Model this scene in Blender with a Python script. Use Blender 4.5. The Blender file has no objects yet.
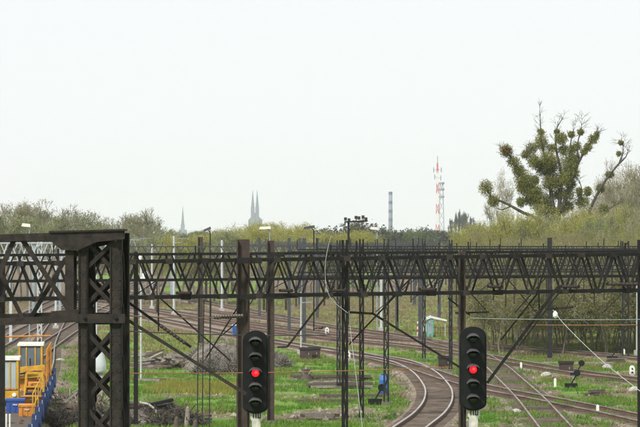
import bpy, math, random
import numpy as np
from mathutils import Vector, Matrix

SC = bpy.context.scene
COL = SC.collection
R = math.radians
F = 3200.0            # focal length in photo pixels (photo 640 px wide)
HOR = 237.0           # pixel row of the horizon
EYE = 9.0             # camera height above the rails' ground, the parapet of a road bridge

# ------------------------------------------------------------------ camera, sky, sun
cam = bpy.data.cameras.new('camera'); cam.sensor_width = 36; cam.lens = 36*F/640
cam.clip_start = 0.5; cam.clip_end = 20000
co = bpy.data.objects.new('camera', cam); COL.objects.link(co)
co.location = (0, 0, EYE)
co.rotation_euler = (R(90)+math.atan((HOR-213.5)/F), 0, 0)
SC.camera = co

SUN_EL, SUN_AZ = 48, 215           # azimuth clockwise from north (+Y): behind the camera, to the left
w = bpy.data.worlds.new('World'); SC.world = w; w.use_nodes = True
nt = w.node_tree; N = nt.nodes; L = nt.links
bg = N['Background']; bg.inputs['Strength'].default_value = 0.1
sky = N.new('ShaderNodeTexSky'); sky.sky_type = 'NISHITA'; sky.sun_disc = False
sky.sun_elevation = R(SUN_EL); sky.sun_rotation = R(SUN_AZ)
hs = N.new('ShaderNodeHueSaturation'); hs.inputs['Saturation'].default_value = .5
L.new(sky.outputs[0], hs.inputs['Color'])
tc = N.new('ShaderNodeTexCoord'); nz = N.new('ShaderNodeTexNoise')
nz.inputs['Scale'].default_value = 2.2; nz.inputs['Detail'].default_value = 4
L.new(tc.outputs['Generated'], nz.inputs['Vector'])
cr = N.new('ShaderNodeMix'); cr.data_type = 'RGBA'
cr.inputs['A'].default_value = (6.75, 7.0, 7.1, 1); cr.inputs['B'].default_value = (7.2, 7.35, 7.4, 1)
L.new(nz.outputs['Fac'], cr.inputs['Factor'])
mx = N.new('ShaderNodeMix'); mx.data_type = 'RGBA'; mx.inputs['Factor'].default_value = .88
L.new(hs.outputs['Color'], mx.inputs['A']); L.new(cr.outputs['Result'], mx.inputs['B'])
L.new(mx.outputs['Result'], bg.inputs['Color'])

sun = bpy.data.lights.new('sun', 'SUN'); sun.energy = 3.2; sun.angle = R(7); sun.color = (1, .95, .87)
so = bpy.data.objects.new('sun', sun); COL.objects.link(so)
so.rotation_euler = (R(90-SUN_EL), 0, R(-SUN_AZ+180)); so.location = (-20, -20, 60)
SC.view_settings.view_transform = 'Standard'; SC.view_settings.look = 'None'
SC.view_settings.exposure = 0.48; SC.view_settings.gamma = 1
SC.cycles.max_bounces = 8; SC.cycles.diffuse_bounces = 3; SC.cycles.volume_bounces = 4
SC.cycles.use_denoising = True

# ------------------------------------------------------------------ helpers
def at(px, py, Y):                     # photo pixel + distance -> place
    return Vector(((px-320)/F*Y, Y, EYE-(py-HOR)/F*Y))
def gnd(px, py, z=0.0):                # photo pixel on the ground -> place
    Y = (EYE-z)*F/(py-HOR)
    return Vector(((px-320)/F*Y, Y, z))

def mat(name, c, c2=None, rough=.8, scale=3.0, metal=0, bump=.0, detail=5, spec=.3, contrast=(.35, .65), stretch=(1, 1, 1)):
    m = bpy.data.materials.new(name); m.use_nodes = True
    n = m.node_tree.nodes; l = m.node_tree.links; b = n['Principled BSDF']
    b.inputs['Roughness'].default_value = rough; b.inputs['Metallic'].default_value = metal
    b.inputs['Specular IOR Level'].default_value = spec
    if c2 is None: c2 = tuple(x*.7 for x in c)
    t = n.new('ShaderNodeTexCoord'); mp = n.new('ShaderNodeMapping'); mp.inputs['Scale'].default_value = stretch
    oi = n.new('ShaderNodeObjectInfo'); ad = n.new('ShaderNodeVectorMath'); ad.operation = 'ADD'
    mu = n.new('ShaderNodeVectorMath'); mu.operation = 'SCALE'; mu.inputs['Scale'].default_value = 37
    l.new(oi.outputs['Random'], mu.inputs[0]); l.new(t.outputs['Object'], ad.inputs[0]); l.new(mu.outputs[0], ad.inputs[1])
    l.new(ad.outputs[0], mp.inputs['Vector'])
    ns = n.new('ShaderNodeTexNoise'); ns.inputs['Scale'].default_value = scale; ns.inputs['Detail'].default_value = detail
    ns.inputs['Roughness'].default_value = .65
    l.new(mp.outputs[0], ns.inputs['Vector'])
    r = n.new('ShaderNodeValToRGB'); e = r.color_ramp.elements
    e[0].position, e[1].position = contrast; e[0].color = (*c, 1); e[1].color = (*c2, 1)
    l.new(ns.outputs['Fac'], r.inputs['Fac']); l.new(r.outputs['Color'], b.inputs['Base Color'])
    if bump:
        bp = n.new('ShaderNodeBump'); bp.inputs['Strength'].default_value = bump; bp.inputs['Distance'].default_value = .05
        l.new(ns.outputs['Fac'], bp.inputs['Height']); l.new(bp.outputs[0], b.inputs['Normal'])
    return m

def leafmat(name, c, c2, scale=.6, trans=.3):
    m = mat(name, c, c2, rough=.7, scale=scale, spec=.15)
    n = m.node_tree.nodes; l = m.node_tree.links; b = n['Principled BSDF']
    tr = n.new('ShaderNodeBsdfTranslucent'); ms = n.new('ShaderNodeMixShader'); ms.inputs[0].default_value = trans
    src = b.inputs['Base Color'].links[0].from_socket
    l.new(src, tr.inputs['Color']); l.new(b.outputs[0], ms.inputs[1]); l.new(tr.outputs[0], ms.inputs[2])
    l.new(ms.outputs[0], n['Material Output'].inputs['Surface'])
    return m

M = {}
M['rust_dark'] = mat('rusty_brown_steel', (.017, .0155, .0155), (.042, .033, .029), rough=.85, scale=7, bump=.25, spec=.2)
M['steel_dark'] = mat('dark_weathered_and_shaded_steel', (.008, .008, .009), (.019, .016, .015), rough=.75, scale=4, bump=.1, spec=.15)  # real dark gantry steel; also stands in for shade on the portal's back frame
M['steel_mid'] = mat('distance_paled_steel', (.014, .015, .018), (.03, .03, .033), rough=.75, spec=.15)  # lighter than the front rows: fading with distance put into the colour
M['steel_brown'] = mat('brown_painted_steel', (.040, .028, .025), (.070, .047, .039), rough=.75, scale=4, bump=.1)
M['steel_far'] = mat('haze_paled_steel', (.04, .045, .055), (.07, .075, .085), rough=.7)  # fade of the farthest dark rows painted into the steel
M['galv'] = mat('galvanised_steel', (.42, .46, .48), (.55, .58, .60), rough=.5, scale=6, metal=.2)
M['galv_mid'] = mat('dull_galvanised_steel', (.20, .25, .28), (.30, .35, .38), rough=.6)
M['concrete'] = mat('concrete', (.42, .41, .38), (.30, .29, .27), rough=.9, scale=6, bump=.2)
M['olddirt'] = mat('dirty_concrete', (.16, .14, .12), (.10, .09, .08), rough=.95, scale=6)
M['rail'] = mat('worn_rail', (.36, .34, .33), (.46, .44, .43), rough=.45, scale=2, metal=.3)
M['rail_dull'] = mat('dull_rail', (.17, .14, .125), (.30, .27, .25), rough=.55, scale=.6, metal=.2, contrast=(.4, .6))
M['railside'] = mat('rusty_rail_side', (.10, .055, .035), (.16, .09, .06), rough=.9)
M['sleeper'] = mat('dark_oiled_timber', (.06, .045, .034), (.17, .135, .108), rough=.95, scale=1.3, detail=8, bump=.3)
M['timber'] = mat('weathered_timber', (.055, .045, .038), (.13, .11, .09), rough=.95, scale=5, bump=.3, stretch=(1, 6, 6))
M['palewood'] = mat('bleached_timber', (.30, .27, .24), (.18, .16, .14), rough=.95, scale=5, bump=.3)
M['black'] = mat('black_paint', (.004, .005, .006), (.012, .013, .014), rough=.7, scale=5, spec=.2)
M['hood'] = mat('sky_lit_black_hood_paint', (.05, .05, .052), (.075, .075, .078), rough=.6)  # black hoods; the grey paints in sky light on their tops
M['darklens'] = mat('unlit_lens', (.006, .008, .010), (.01, .012, .014), rough=.15, spec=.5)
M['white'] = mat('weathered_white_paint', (.78, .78, .76), (.62, .62, .60), rough=.6, scale=6)
M['cream'] = mat('dirty_white_plate', (.66, .64, .58), (.45, .43, .38), rough=.7, scale=9)
M['yellow'] = mat('yellow_paint', (.60, .34, .03), (.36, .19, .03), rough=.6, scale=2.5, bump=.1, contrast=(.4, .7))
M['orange'] = mat('orange_paint', (.58, .24, .03), (.34, .13, .03), rough=.6, scale=2.5, contrast=(.4, .7))
M['blue'] = mat('blue_paint', (.03, .085, .32), (.03, .06, .17), rough=.6, contrast=(.4, .7))
M['darkblue'] = mat('dark_blue_paint', (.015, .035, .12), (.03, .05, .13), rough=.6)
M['skyblue'] = mat('bright_blue_plastic', (.035, .16, .46), (.04, .12, .30), rough=.5)
M['teal'] = mat('teal_paint', (.10, .36, .38), (.16, .42, .42), rough=.6)
M['red'] = mat('red_paint', (.55, .05, .04), (.45, .05, .04), rough=.6)
M['glass'] = mat('tinted_window_glass', (.30, .36, .38), (.38, .44, .46), rough=.12, spec=.6, scale=1)
M['glass_dark'] = mat('dark_window_glass', (.09, .11, .14), (.14, .17, .20), rough=.12, spec=.6, scale=1)
M['rubber'] = mat('dark_rubber', (.015, .015, .016), rough=.8)
M['porcelain'] = mat('brown_porcelain', (.035, .022, .02), (.05, .03, .025), rough=.45, spec=.5)
M['ropewhite'] = mat('pale_cable', (.40, .45, .41), (.30, .35, .32), rough=.7)
M['ropeorange'] = mat('orange_cable', (.28, .13, .05), (.18, .09, .045), rough=.7)
M['wire'] = mat('dark_wire', (.03, .03, .034), rough=.6)
M['stone'] = mat('haze_blue_church_stone', (.07, .11, .16), (.10, .14, .19), rough=.9, scale=.3)  # blue of the far haze put into the stone colour
M['copper'] = mat('haze_blue_copper_roof', (.035, .09, .14), (.06, .12, .17), rough=.8, scale=.3)  # same haze blue put into the roof colour
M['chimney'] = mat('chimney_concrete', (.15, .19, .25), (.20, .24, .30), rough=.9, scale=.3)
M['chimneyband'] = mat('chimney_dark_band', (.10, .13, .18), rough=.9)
M['bark'] = mat('grey_brown_bark', (.12, .10, .08), (.20, .175, .14), rough=.95, scale=3)
M['barkdark'] = mat('dark_bark', (.045, .038, .032), (.085, .072, .06), rough=.95, scale=3)
M['twig'] = mat('twigs', (.19, .17, .135), (.28, .25, .20), rough=.95, scale=.5)
M['twigpale'] = mat('pale_twigs', (.25, .215, .16), (.34, .30, .235), rough=.95, scale=.5)
M['twigdark'] = mat('dark_twigs', (.05, .045, .04), (.10, .09, .075), rough=.95, scale=.5)
M['leaf_spring'] = leafmat('spring_leaves', (.15, .205, .065), (.26, .295, .11), trans=.42)
M['leaf_yellow'] = leafmat('yellow_green_leaves', (.30, .315, .045), (.43, .42, .085), scale=.4, trans=.42)
M['leaf_green'] = leafmat('mid_green_leaves', (.10, .145, .05), (.19, .225, .09), scale=.4, trans=.4)
M['leaf_dark'] = leafmat('dull_dark_leaves', (.06, .085, .06), (.10, .125, .085), scale=.4)
M['leaf_scrub'] = leafmat('scrub_leaves', (.19, .20, .07), (.31, .29, .13), scale=.4, trans=.45)
M['mistletoe'] = leafmat('mistletoe_leaves', (.15, .165, .035), (.27, .27, .075), scale=.5, trans=.35)
M['mistletoe_brown'] = leafmat('withered_mistletoe', (.13, .065, .022), (.20, .11, .04), scale=.8, trans=.2)
M['grass'] = leafmat('grass_blades', (.085, .20, .022), (.17, .255, .05), scale=.15)
M['reed'] = leafmat('yellow_reeds', (.20, .215, .04), (.30, .28, .07), scale=.5)
M['brush'] = mat('dead_brushwood', (.11, .098, .088), (.21, .19, .17), rough=.95, scale=1.5)
M['tarp'] = mat('white_sheeting', (.66, .69, .72), (.52, .55, .58), rough=.6, scale=2, bump=.5)
def emis(name, c, s):
    m = bpy.data.materials.new(name); m.use_nodes = True; b = m.node_tree.nodes['Principled BSDF']
    b.inputs['Base Color'].default_value = (*c, 1); b.inputs['Emission Color'].default_value = (*c, 1)
    b.inputs['Emission Strength'].default_value = s; b.inputs['Roughness'].default_value = .2
    return m
M['redlamp'] = emis('lit_red_lens', (1, .008, .022), 1.0)
M['redcore'] = emis('lit_red_lens_centre', (1, .05, .06), 1.3)

class MB:
    def __init__(s): s.v = []; s.f = []; s.mi = []; s.cur = 0; s.smooth = set()
    def add(s, v, f):
        o = len(s.v); s.v += [tuple(x) for x in v]; s.f += [tuple(i+o for i in q) for q in f]; s.mi += [s.cur]*len(f)
    def box(s, c, d, rz=0):
        c = Vector(c); h = Vector(d)/2; m = Matrix.Rotation(rz, 3, 'Z')
        v = [c+m@Vector((x*h.x, y*h.y, z*h.z)) for x in (-1, 1) for y in (-1, 1) for z in (-1, 1)]
        s.add(v, [(0, 1, 3, 2), (4, 6, 7, 5), (0, 4, 5, 1), (2, 3, 7, 6), (0, 2, 6, 4), (1, 5, 7, 3)])
    def bar(s, p, q, a, b, up=(0, 1, 0)):       # a: width across, b: thickness along 'up'
        p, q = Vector(p), Vector(q); d = (q-p).normalized(); up = Vector(up)
        if abs(d.dot(up)) > .95: up = Vector((1, 0, 0))
        x = d.cross(up).normalized(); y = x.cross(d).normalized()
        v = [t+x*(i*a/2)+y*(j*b/2) for t in (p, q) for i, j in ((-1, -1), (1, -1), (1, 1), (-1, 1))]
        s.add(v, [(3, 2, 1, 0), (4, 5, 6, 7), (0, 1, 5, 4), (1, 2, 6, 5), (2, 3, 7, 6), (3, 0, 4, 7)])
    def tube(s, pts, r, n=6, r2=None, caps=True):
        pts = [Vector(p) for p in pts]; k = len(pts); vs = []
        ux = None
        for i, p in enumerate(pts):
            d = (pts[min(i+1, k-1)]-pts[max(i-1, 0)]).normalized()
            if ux is None: ux = d.orthogonal().normalized()
            ux = (ux-d*ux.dot(d)).normalized(); uy = d.cross(ux)
            rr = r if r2 is None else r+(r2-r)*i/(k-1)
            vs += [p+(ux*math.cos(2*math.pi*j/n)+uy*math.sin(2*math.pi*j/n))*rr for j in range(n)]
        fs = [(i*n+j, i*n+(j+1) % n, (i+1)*n+(j+1) % n, (i+1)*n+j) for i in range(k-1) for j in range(n)]
        if caps: fs += [tuple(range(n-1, -1, -1)), tuple((k-1)*n+j for j in range(n))]
        s.add(vs, fs)
    def lathe(s, p, axis, prof, n=12):          # prof: (distance along axis, radius)
        p = Vector(p); a = Vector(axis).normalized(); ux = a.orthogonal().normalized(); uy = a.cross(ux); vs = []
        for t, r in prof: vs += [p+a*t+(ux*math.cos(2*math.pi*j/n)+uy*math.sin(2*math.pi*j/n))*r for j in range(n)]
        k = len(prof)
        fs = [(i*n+j, i*n+(j+1) % n, (i+1)*n+(j+1) % n, (i+1)*n+j) for i in range(k-1) for j in range(n)]
        fs += [tuple(range(n-1, -1, -1)), tuple((k-1)*n+j for j in range(n))]
        s.add(vs, fs)
    def prism(s, poly, y0, y1):                 # poly in (x, z), extruded along y
        k = len(poly)
        v = [(x, y0, z) for x, z in poly]+[(x, y1, z) for x, z in poly]
        s.add(v, [tuple(range(k)), tuple(range(2*k-1, k-1, -1))]+[(i, k+i, k+(i+1) % k, (i+1) % k) for i in range(k)])
    def mesh(s, name, mats, off=(0, 0, 0)):
        me = bpy.data.meshes.new(name); off = Vector(off)
        me.from_pydata([tuple(Vector(v)-off) for v in s.v], [], s.f)
        if not isinstance(mats, (list, tuple)): mats = [mats]
        for m in mats: me.materials.append(M[m])
        if any(s.mi): me.polygons.foreach_set('material_index', s.mi)
        import bmesh
        b = bmesh.new(); b.from_mesh(me); bmesh.ops.recalc_face_normals(b, faces=b.faces); b.to_mesh(me); b.free()
        return me
    def build(s, name, mats, parent=None, smooth=False):
        off = parent.matrix_world_loc if False else (wloc(parent) if parent else (0, 0, 0))
        me = s.mesh(name, mats, off); o = bpy.data.objects.new(name, me); COL.objects.link(o)
        if parent: o.parent = parent
        if smooth:
            me.polygons.foreach_set('use_smooth', [True]*len(me.polygons))
        return o

def wloc(o):
    v = Vector((0, 0, 0))
    while o: v += o.location; o = o.parent
    return v
def tag(o, label=None, cat=None, group=None, kind=None):
    if label: o['label'] = label
    if cat: o['category'] = cat
    if group: o['group'] = group
    if kind: o['kind'] = kind
    return o
def empty(name, loc, label=None, cat=None, group=None):
    o = bpy.data.objects.new(name, None); COL.objects.link(o); o.location = loc; o.empty_display_size = .3
    return tag(o, label, cat, group)
_bars = {}
def piece(root, name, p, q, a, b, m, up=(0, 1, 0)):     # one straight member as a part; alike members share their mesh
    p, q = Vector(p), Vector(q); d = q-p
    key = (tuple(round(x, 3) for x in d), a, b, m, tuple(up))
    if key not in _bars:
        mb = MB(); mb.bar((0, 0, 0), d, a, b, up); _bars[key] = mb.mesh(name, m)
    o = bpy.data.objects.new(name, _bars[key]); COL.objects.link(o); o.parent = root; o.location = p-wloc(root)
    return o
def copy_tree(o, loc, label=None, rz=None, sc=None):
    c = o.copy(); COL.objects.link(c); c.location = loc
    if label: c['label'] = label
    if rz is not None: c.rotation_euler[2] = rz
    if sc is not None: c.scale = sc if hasattr(sc, '__len__') else (sc, sc, sc)
    for ch in o.children:
        d = ch.copy(); COL.objects.link(d); d.parent = c
        for g in ch.children:
            e = g.copy(); COL.objects.link(e); e.parent = d
    return c
def spline(pts, step=1.5):
    pts = [Vector(p) for p in pts]; P = [pts[0]*2-pts[1]]+pts+[pts[-1]*2-pts[-2]]; out = []
    for i in range(1, len(P)-2):
        a, b, c, d = P[i-1:i+3]; k = max(2, int((c-b).length/step))
        for j in range(k):
            t = j/k
            out.append(.5*((2*b)+(c-a)*t+(2*a-5*b+4*c-d)*t*t+(3*b-a-3*c+d)*t**3))
    out.append(pts[-1]); return out

# ------------------------------------------------------------------ tracks: plan first, the ground needs it
def gl(*pp): return [Vector((*gnd(a, b, .3).xy, 0)) for a, b in pp]
TRACKS = [
    ('curving track sweeping left between the two signals', gl((356, 478), (385, 446), (409, 427), (430, 411), (438.5, 397), (436, 384), (421, 369), (396, 359), (352, 352), (300, 344), (240, 334), (170, 320), (110, 309), (70, 301)), 1),
    ('turnout track running out of the right foreground', gl((625, 500), (583, 455), (556, 427), (531, 398), (510, 378), (494, 364), (474, 352), (440, 342), (395, 334), (330, 325), (260, 316), (190, 308)), 1),
    ('diagonal track crossing the turnout at right', gl((760, 446), (640, 417), (580, 404.5), (536, 396), (490, 387.5), (452, 378), (420, 368), (380, 358), (335, 349)), 1),
    ('long track behind the turnout', gl((740, 396), (640, 379), (578, 371), (510, 360), (470, 353), (400, 344), (330, 337), (250, 327), (170, 313), (120, 304)), 1),
    ('far track in front of the thicket', gl((740, 367), (640, 357), (560, 350), (470, 343), (390, 337.5), (320, 331), (220, 318), (140, 306), (90, 298)), 1),
    ('far left track', gl((-120, 420), (-50, 372), (0, 343), (42, 321), (80, 303), (112, 291), (140, 281)), 1),
    ('second far left track', gl((-90, 380), (-40, 350), (0, 327), (42, 306.5), (75, 292), (105, 279)), 1),
    ('third far left track', gl((-20, 392), (20, 366), (58, 338), (98, 313), (130, 297), (160, 283)), 1),
    ('siding under the work train', [Vector((-9.9, 75, 0)), Vector((-11.5, 105, 0)), Vector((-13.1, 131, 0)), Vector((-15.9, 174, 0)), Vector((-19.1, 220, 0)), Vector((-23, 270, 0)), Vector((-29, 360, 0)), Vector((-36, 470, 0))], 1),
    ('middle left track', gl((330, 326), (260, 312), (200, 300.5), (150, 291), (110, 283)), 1),
]
TR = [(n, spline(p, 1.2), b) for n, p, b in TRACKS]

rng = np.random.default_rng(5)
def vnoise(x, y, s, seed):              # smooth value noise
    x = x/s; y = y/s; xi = np.floor(x).astype(int); yi = np.floor(y).astype(int); fx = x-xi; fy = y-yi
    fx = fx*fx*(3-2*fx); fy = fy*fy*(3-2*fy)
    def h(a, b):
        v = np.sin(a*127.1+b*311.7+seed*74.7)*43758.5453
        return v-np.floor(v)
    return (h(xi, yi)*(1-fx)+h(xi+1, yi)*fx)*(1-fy)+(h(xi, yi+1)*(1-fx)+h(xi+1, yi+1)*fx)*fy
TPTS = np.array([(p.x, p.y) for n, ps, b in TR for p in ps])
def trackdist(x, y):
    out = np.full(x.shape, 1e9); xf = x.ravel(); yf = y.ravel(); of = out.ravel()
    for n, ps, b in TR:
        q = np.array([(p.x, p.y) for p in ps])
        lo = q.min(0)-14; hi = q.max(0)+14
        idx = np.where((xf > lo[0]) & (xf < hi[0]) & (yf > lo[1]) & (yf < hi[1]))[0]
        for k in range(0, len(idx), 20000):
            ii = idx[k:k+20000]
            d = np.hypot(xf[ii, None]-q[None, :, 0], yf[ii, None]-q[None, :, 1]).min(1)
            of[ii] = np.minimum(of[ii], d)
    return of.reshape(x.shape)
def rel(x, y):
    return .10*vnoise(x, y, 5, 1)+.08*vnoise(x, y, 1.7, 2)-.13
def dirtmap(x, y, td):
    n = .6*vnoise(x, y, 7, 3)+.4*vnoise(x, y, 2.3, 4)
    d = np.clip(1.1-(td-1.4)/1.2, 0, 1)+(n-.43)*1.6
    px = 320+x/np.maximum(y, 1)*F; py = HOR+EYE*F/np.maximum(y, 1)
    d = d+np.clip((336-py)/22, 0, 1)*(.42+.8*(n-.35))                         # the far yard is mostly bare
    d = d+.55*np.clip((95-px)/30, 0, 1)*np.clip((372-py)/20, 0, 1)      # ballast fields at left
    d = d+.7*np.exp(-((px-95)/60)**2-((py-417)/12)**2)                  # scrap corner
    d = d+.5*np.exp(-((px-600)/90)**2-((py-385)/20)**2)*(n+.1)
    d = d+.55*np.exp(-((px-335)/60)**2-((py-412)/26)**2)*(n-.1)
    d = d+.9*np.exp(-((px-160)/38)**2-((py-362)/9)**2)
    return np.clip(d, 0, 1)

# ------------------------------------------------------------------ ground: one sheet to the horizon
def axis(lo, hi, flo, fhi, st):
    a = list(np.arange(flo, fhi+.01, st)); s = st; v = flo
    left = []
    while v > lo: s *= 1.35; v -= s; left.append(max(v, lo))
    s = st; v = a[-1]; right = []
    while v < hi: s *= 1.35; v += s; right.append(min(v, hi))
    return np.array(left[::-1]+a+right)
xs = axis(-2500, 2500, -42, 34, .55); ys = axis(-250, 8800, 120, 420, .9)
GX, GY = np.meshgrid(xs, ys); TD = trackdist(GX, GY); DM = dirtmap(GX, GY, TD)
fine = (GX > -42) & (GX < 34) & (GY > 120) & (GY < 420)
GZ = np.where(fine, rel(GX, GY)*np.clip((TD-1.8)/2, 0, 1), -.05)
nx, ny = len(xs), len(ys)
me = bpy.data.meshes.new('ground')
vv = np.stack([GX, GY, GZ], -1).reshape(-1, 3)
ii = (np.arange(ny-1)[:, None]*nx+np.arange(nx-1)[None, :]).ravel()
ff = np.stack([ii, ii+1, ii+nx+1, ii+nx], -1)
me.vertices.add(len(vv)); me.vertices.foreach_set('co', vv.ravel())
me.loops.add(ff.size); me.loops.foreach_set('vertex_index', ff.ravel())
me.polygons.add(len(ff)); me.polygons.foreach_set('loop_start', np.arange(len(ff))*4)
me.polygons.foreach_set('use_smooth', [True]*len(ff)); me.update(); me.validate()
at_ = me.attributes.new('dirt', 'FLOAT', 'POINT'); at_.data.foreach_set('value', DM.ravel().astype(np.float32))
gm = bpy.data.materials.new('grass_and_dirt'); gm.use_nodes = True
n = gm.node_tree.nodes; l = gm.node_tree.links; b = n['Principled BSDF']; b.inputs['Roughness'].default_value = .95
b.inputs['Specular IOR Level'].default_value = .1
t = n.new('ShaderNodeTexCoord')
def noise(sc, det=6):
    k = n.new('ShaderNodeTexNoise'); k.inputs['Scale'].default_value = sc; k.inputs['Detail'].default_value = det
    k.inputs['Roughness'].default_value = .7; l.new(t.outputs['Object'], k.inputs['Vector']); return k
def ramp(src, stops):
    r = n.new('ShaderNodeValToRGB'); e = r.color_ramp.elements
    while len(e) < len(stops): e.new(.5)
    for el, (p, c) in zip(e, stops): el.position = p; el.color = (*c, 1)
    l.new(src, r.inputs['Fac']); return r
g1 = ramp(noise(.35).outputs['Fac'], [(.32, (.07, .155, .02)), (.46, (.105, .22, .03)), (.56, (.16, .225, .05)), (.63, (.20, .19, .08)), (.77, (.15, .12, .075))])
d1 = ramp(noise(1.6, 10).outputs['Fac'], [(.32, (.06, .046, .034)), (.45, (.125, .092, .066)), (.55, (.195, .15, .11)), (.61, (.11, .13, .045)), (.72, (.25, .205, .155))])
a = n.new('ShaderNodeAttribute'); a.attribute_name = 'dirt'
ma = n.new('ShaderNodeMath'); ma.operation = 'MULTIPLY_ADD'; ma.inputs[1].default_value = 1.5; ma.inputs[2].default_value = -.8
l.new(noise(3.0).outputs['Fac'], ma.inputs[0])
m2 = n.new('ShaderNodeMath'); m2.operation = 'ADD'; l.new(a.outputs['Fac'], m2.inputs[0]); l.new(ma.outputs[0], m2.inputs[1])
rr = ramp(m2.outputs[0], [(.3, (0, 0, 0)), (.6, (1, 1, 1))])
mixc = n.new('ShaderNodeMix'); mixc.data_type = 'RGBA'
l.new(rr.outputs['Color'], mixc.inputs['Factor']); l.new(g1.outputs['Color'], mixc.inputs['A']); l.new(d1.outputs['Color'], mixc.inputs['B'])
l.new(mixc.outputs['Result'], b.inputs['Base Color'])
bp = n.new('ShaderNodeBump'); bp.inputs['Strength'].default_value = .6; bp.inputs['Distance'].default_value = .08
l.new(noise(6).outputs['Fac'], bp.inputs['Height']); l.new(bp.outputs[0], b.inputs['Normal'])
me.materials.append(gm)
go = bpy.data.objects.new('ground', me); COL.objects.link(go); tag(go, 'grass and bare earth of the railway yard', kind='structure')

# ballast, sleepers, rails
M['ballast'] = mat('brown_ballast', (.10, .076, .057), (.28, .225, .175), rough=.95, scale=2.2, bump=.8, detail=12, contrast=(.36, .66))
for ti, (nm, ps, hasb) in enumerate(TR):
    zo = .006*ti; k = len(ps)
    tang = [(ps[min(i+1, k-1)]-ps[max(i-1, 0)]).normalized() for i in range(k)]
    nor = [Vector((d.y, -d.x, 0)) for d in tang]
    mb = MB(); rnd = random.Random(ti); v = []; prof = [(-1.75, -.10), (-1.3, .10), (1.3, .10), (1.75, -.10)]
    for p, q in zip(ps, nor):
        for o, z in prof: v.append(p+q*(o+rnd.uniform(-.12, .12))+Vector((0, 0, z+zo+rnd.uniform(-.006, .006))))
    f = [(i*4+j, i*4+j+1, i*4+j+5, i*4+j+4) for i in range(k-1) for j in range(3)]
    mb.add(v, f); bed = mb.build('railway_track', 'ballast', None, True); tag(bed, nm, kind='structure')
    cum = np.cumsum([0]+[(ps[i+1]-ps[i]).length for i in range(k-1)])
    mb = MB(); s = .3
    while s < cum[-1]-.3:
        i = int(np.searchsorted(cum, s))-1; u = (s-cum[i])/(cum[i+1]-cum[i]); p = ps[i].lerp(ps[i+1], u); q = nor[i]
        mb.bar(p-q*1.27+Vector((0, 0, .06+zo+rnd.uniform(-.012, .008))), p+q*1.27+Vector((0, 0, .06+zo)), .24, .12, (0, 0, 1)); s += .65
    tag(mb.build('sleepers', 'sleeper', bed), kind='stuff')
    for sd in (-.7525, .7525):
        mb = MB()
        mb.cur = 0
        for (wd, z0, z1, mi) in ((.14, .12, .16, 1), (.03, .16, .25, 1), (.085, .25, .30, 0)):
            v = []
            for p, q in zip(ps, nor):
                c = p+q*sd+Vector((0, 0, zo))
                v += [c-q*wd/2+Vector((0, 0, z0)), c+q*wd/2+Vector((0, 0, z0)), c+q*wd/2+Vector((0, 0, z1)), c-q*wd/2+Vector((0, 0, z1))]
            f = []
            for i in range(k-1): f += [(i*4+j, i*4+(j+1) % 4, i*4+4+(j+1) % 4, i*4+4+j) for j in range(4)]
            mb.cur = mi; mb.add(v, f)
        mb.build('rail', ['rail' if ti == 0 else 'rail_dull', 'railside'], bed)

# ------------------------------------------------------------------ haze
hb = MB(); hb.box((0, 4200, 57), (5400, 9600, 116)); ho = hb.build('haze', 'white')
hm = bpy.data.materials.new('haze'); hm.use_nodes = True; hn = hm.node_tree
hn.nodes.remove(hn.nodes['Principled BSDF']); pv = hn.nodes.new('ShaderNodeVolumePrincipled')
pv.inputs['Color'].default_value = (.93, .98, 1, 1); pv.inputs['Density'].default_value = 0.9e-4
hn.links.new(pv.outputs[0], hn.nodes['Material Output'].inputs['Volume'])
ho.data.materials.clear(); ho.data.materials.append(hm); tag(ho, 'pale spring haze over the city', kind='stuff')

# ------------------------------------------------------------------ gantries
ins_cache = {}
def insulator(root, p, q, r=.06, n=7, m='porcelain'):
    p, q = Vector(p), Vector(q); d = q-p; Ln = d.length; r *= .78; prof = [(0, .025)]
    for i in range(n):
        t = Ln*(i+.5)/n; h = Ln/n
        prof += [(t-h*.35, .028), (t-h*.1, r), (t+h*.2, r*.9), (t+h*.3, .028)]
    prof += [(Ln, .025)]
    mb = MB(); mb.lathe(p, d, prof, 10); return mb.build('insulator', m, root)

def hsec(mb, x, y, z0, z1, wd, dp, t):        # H section post: two flanges seen edge on, a recessed web
    mb.box((x, y, (z0+z1)/2), (wd-2*t, t, z1-z0))
    for s in (-1, 1): mb.box((x+s*(wd/2-t/2), y, (z0+z1)/2), (t, dp, z1-z0-.004))

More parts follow.
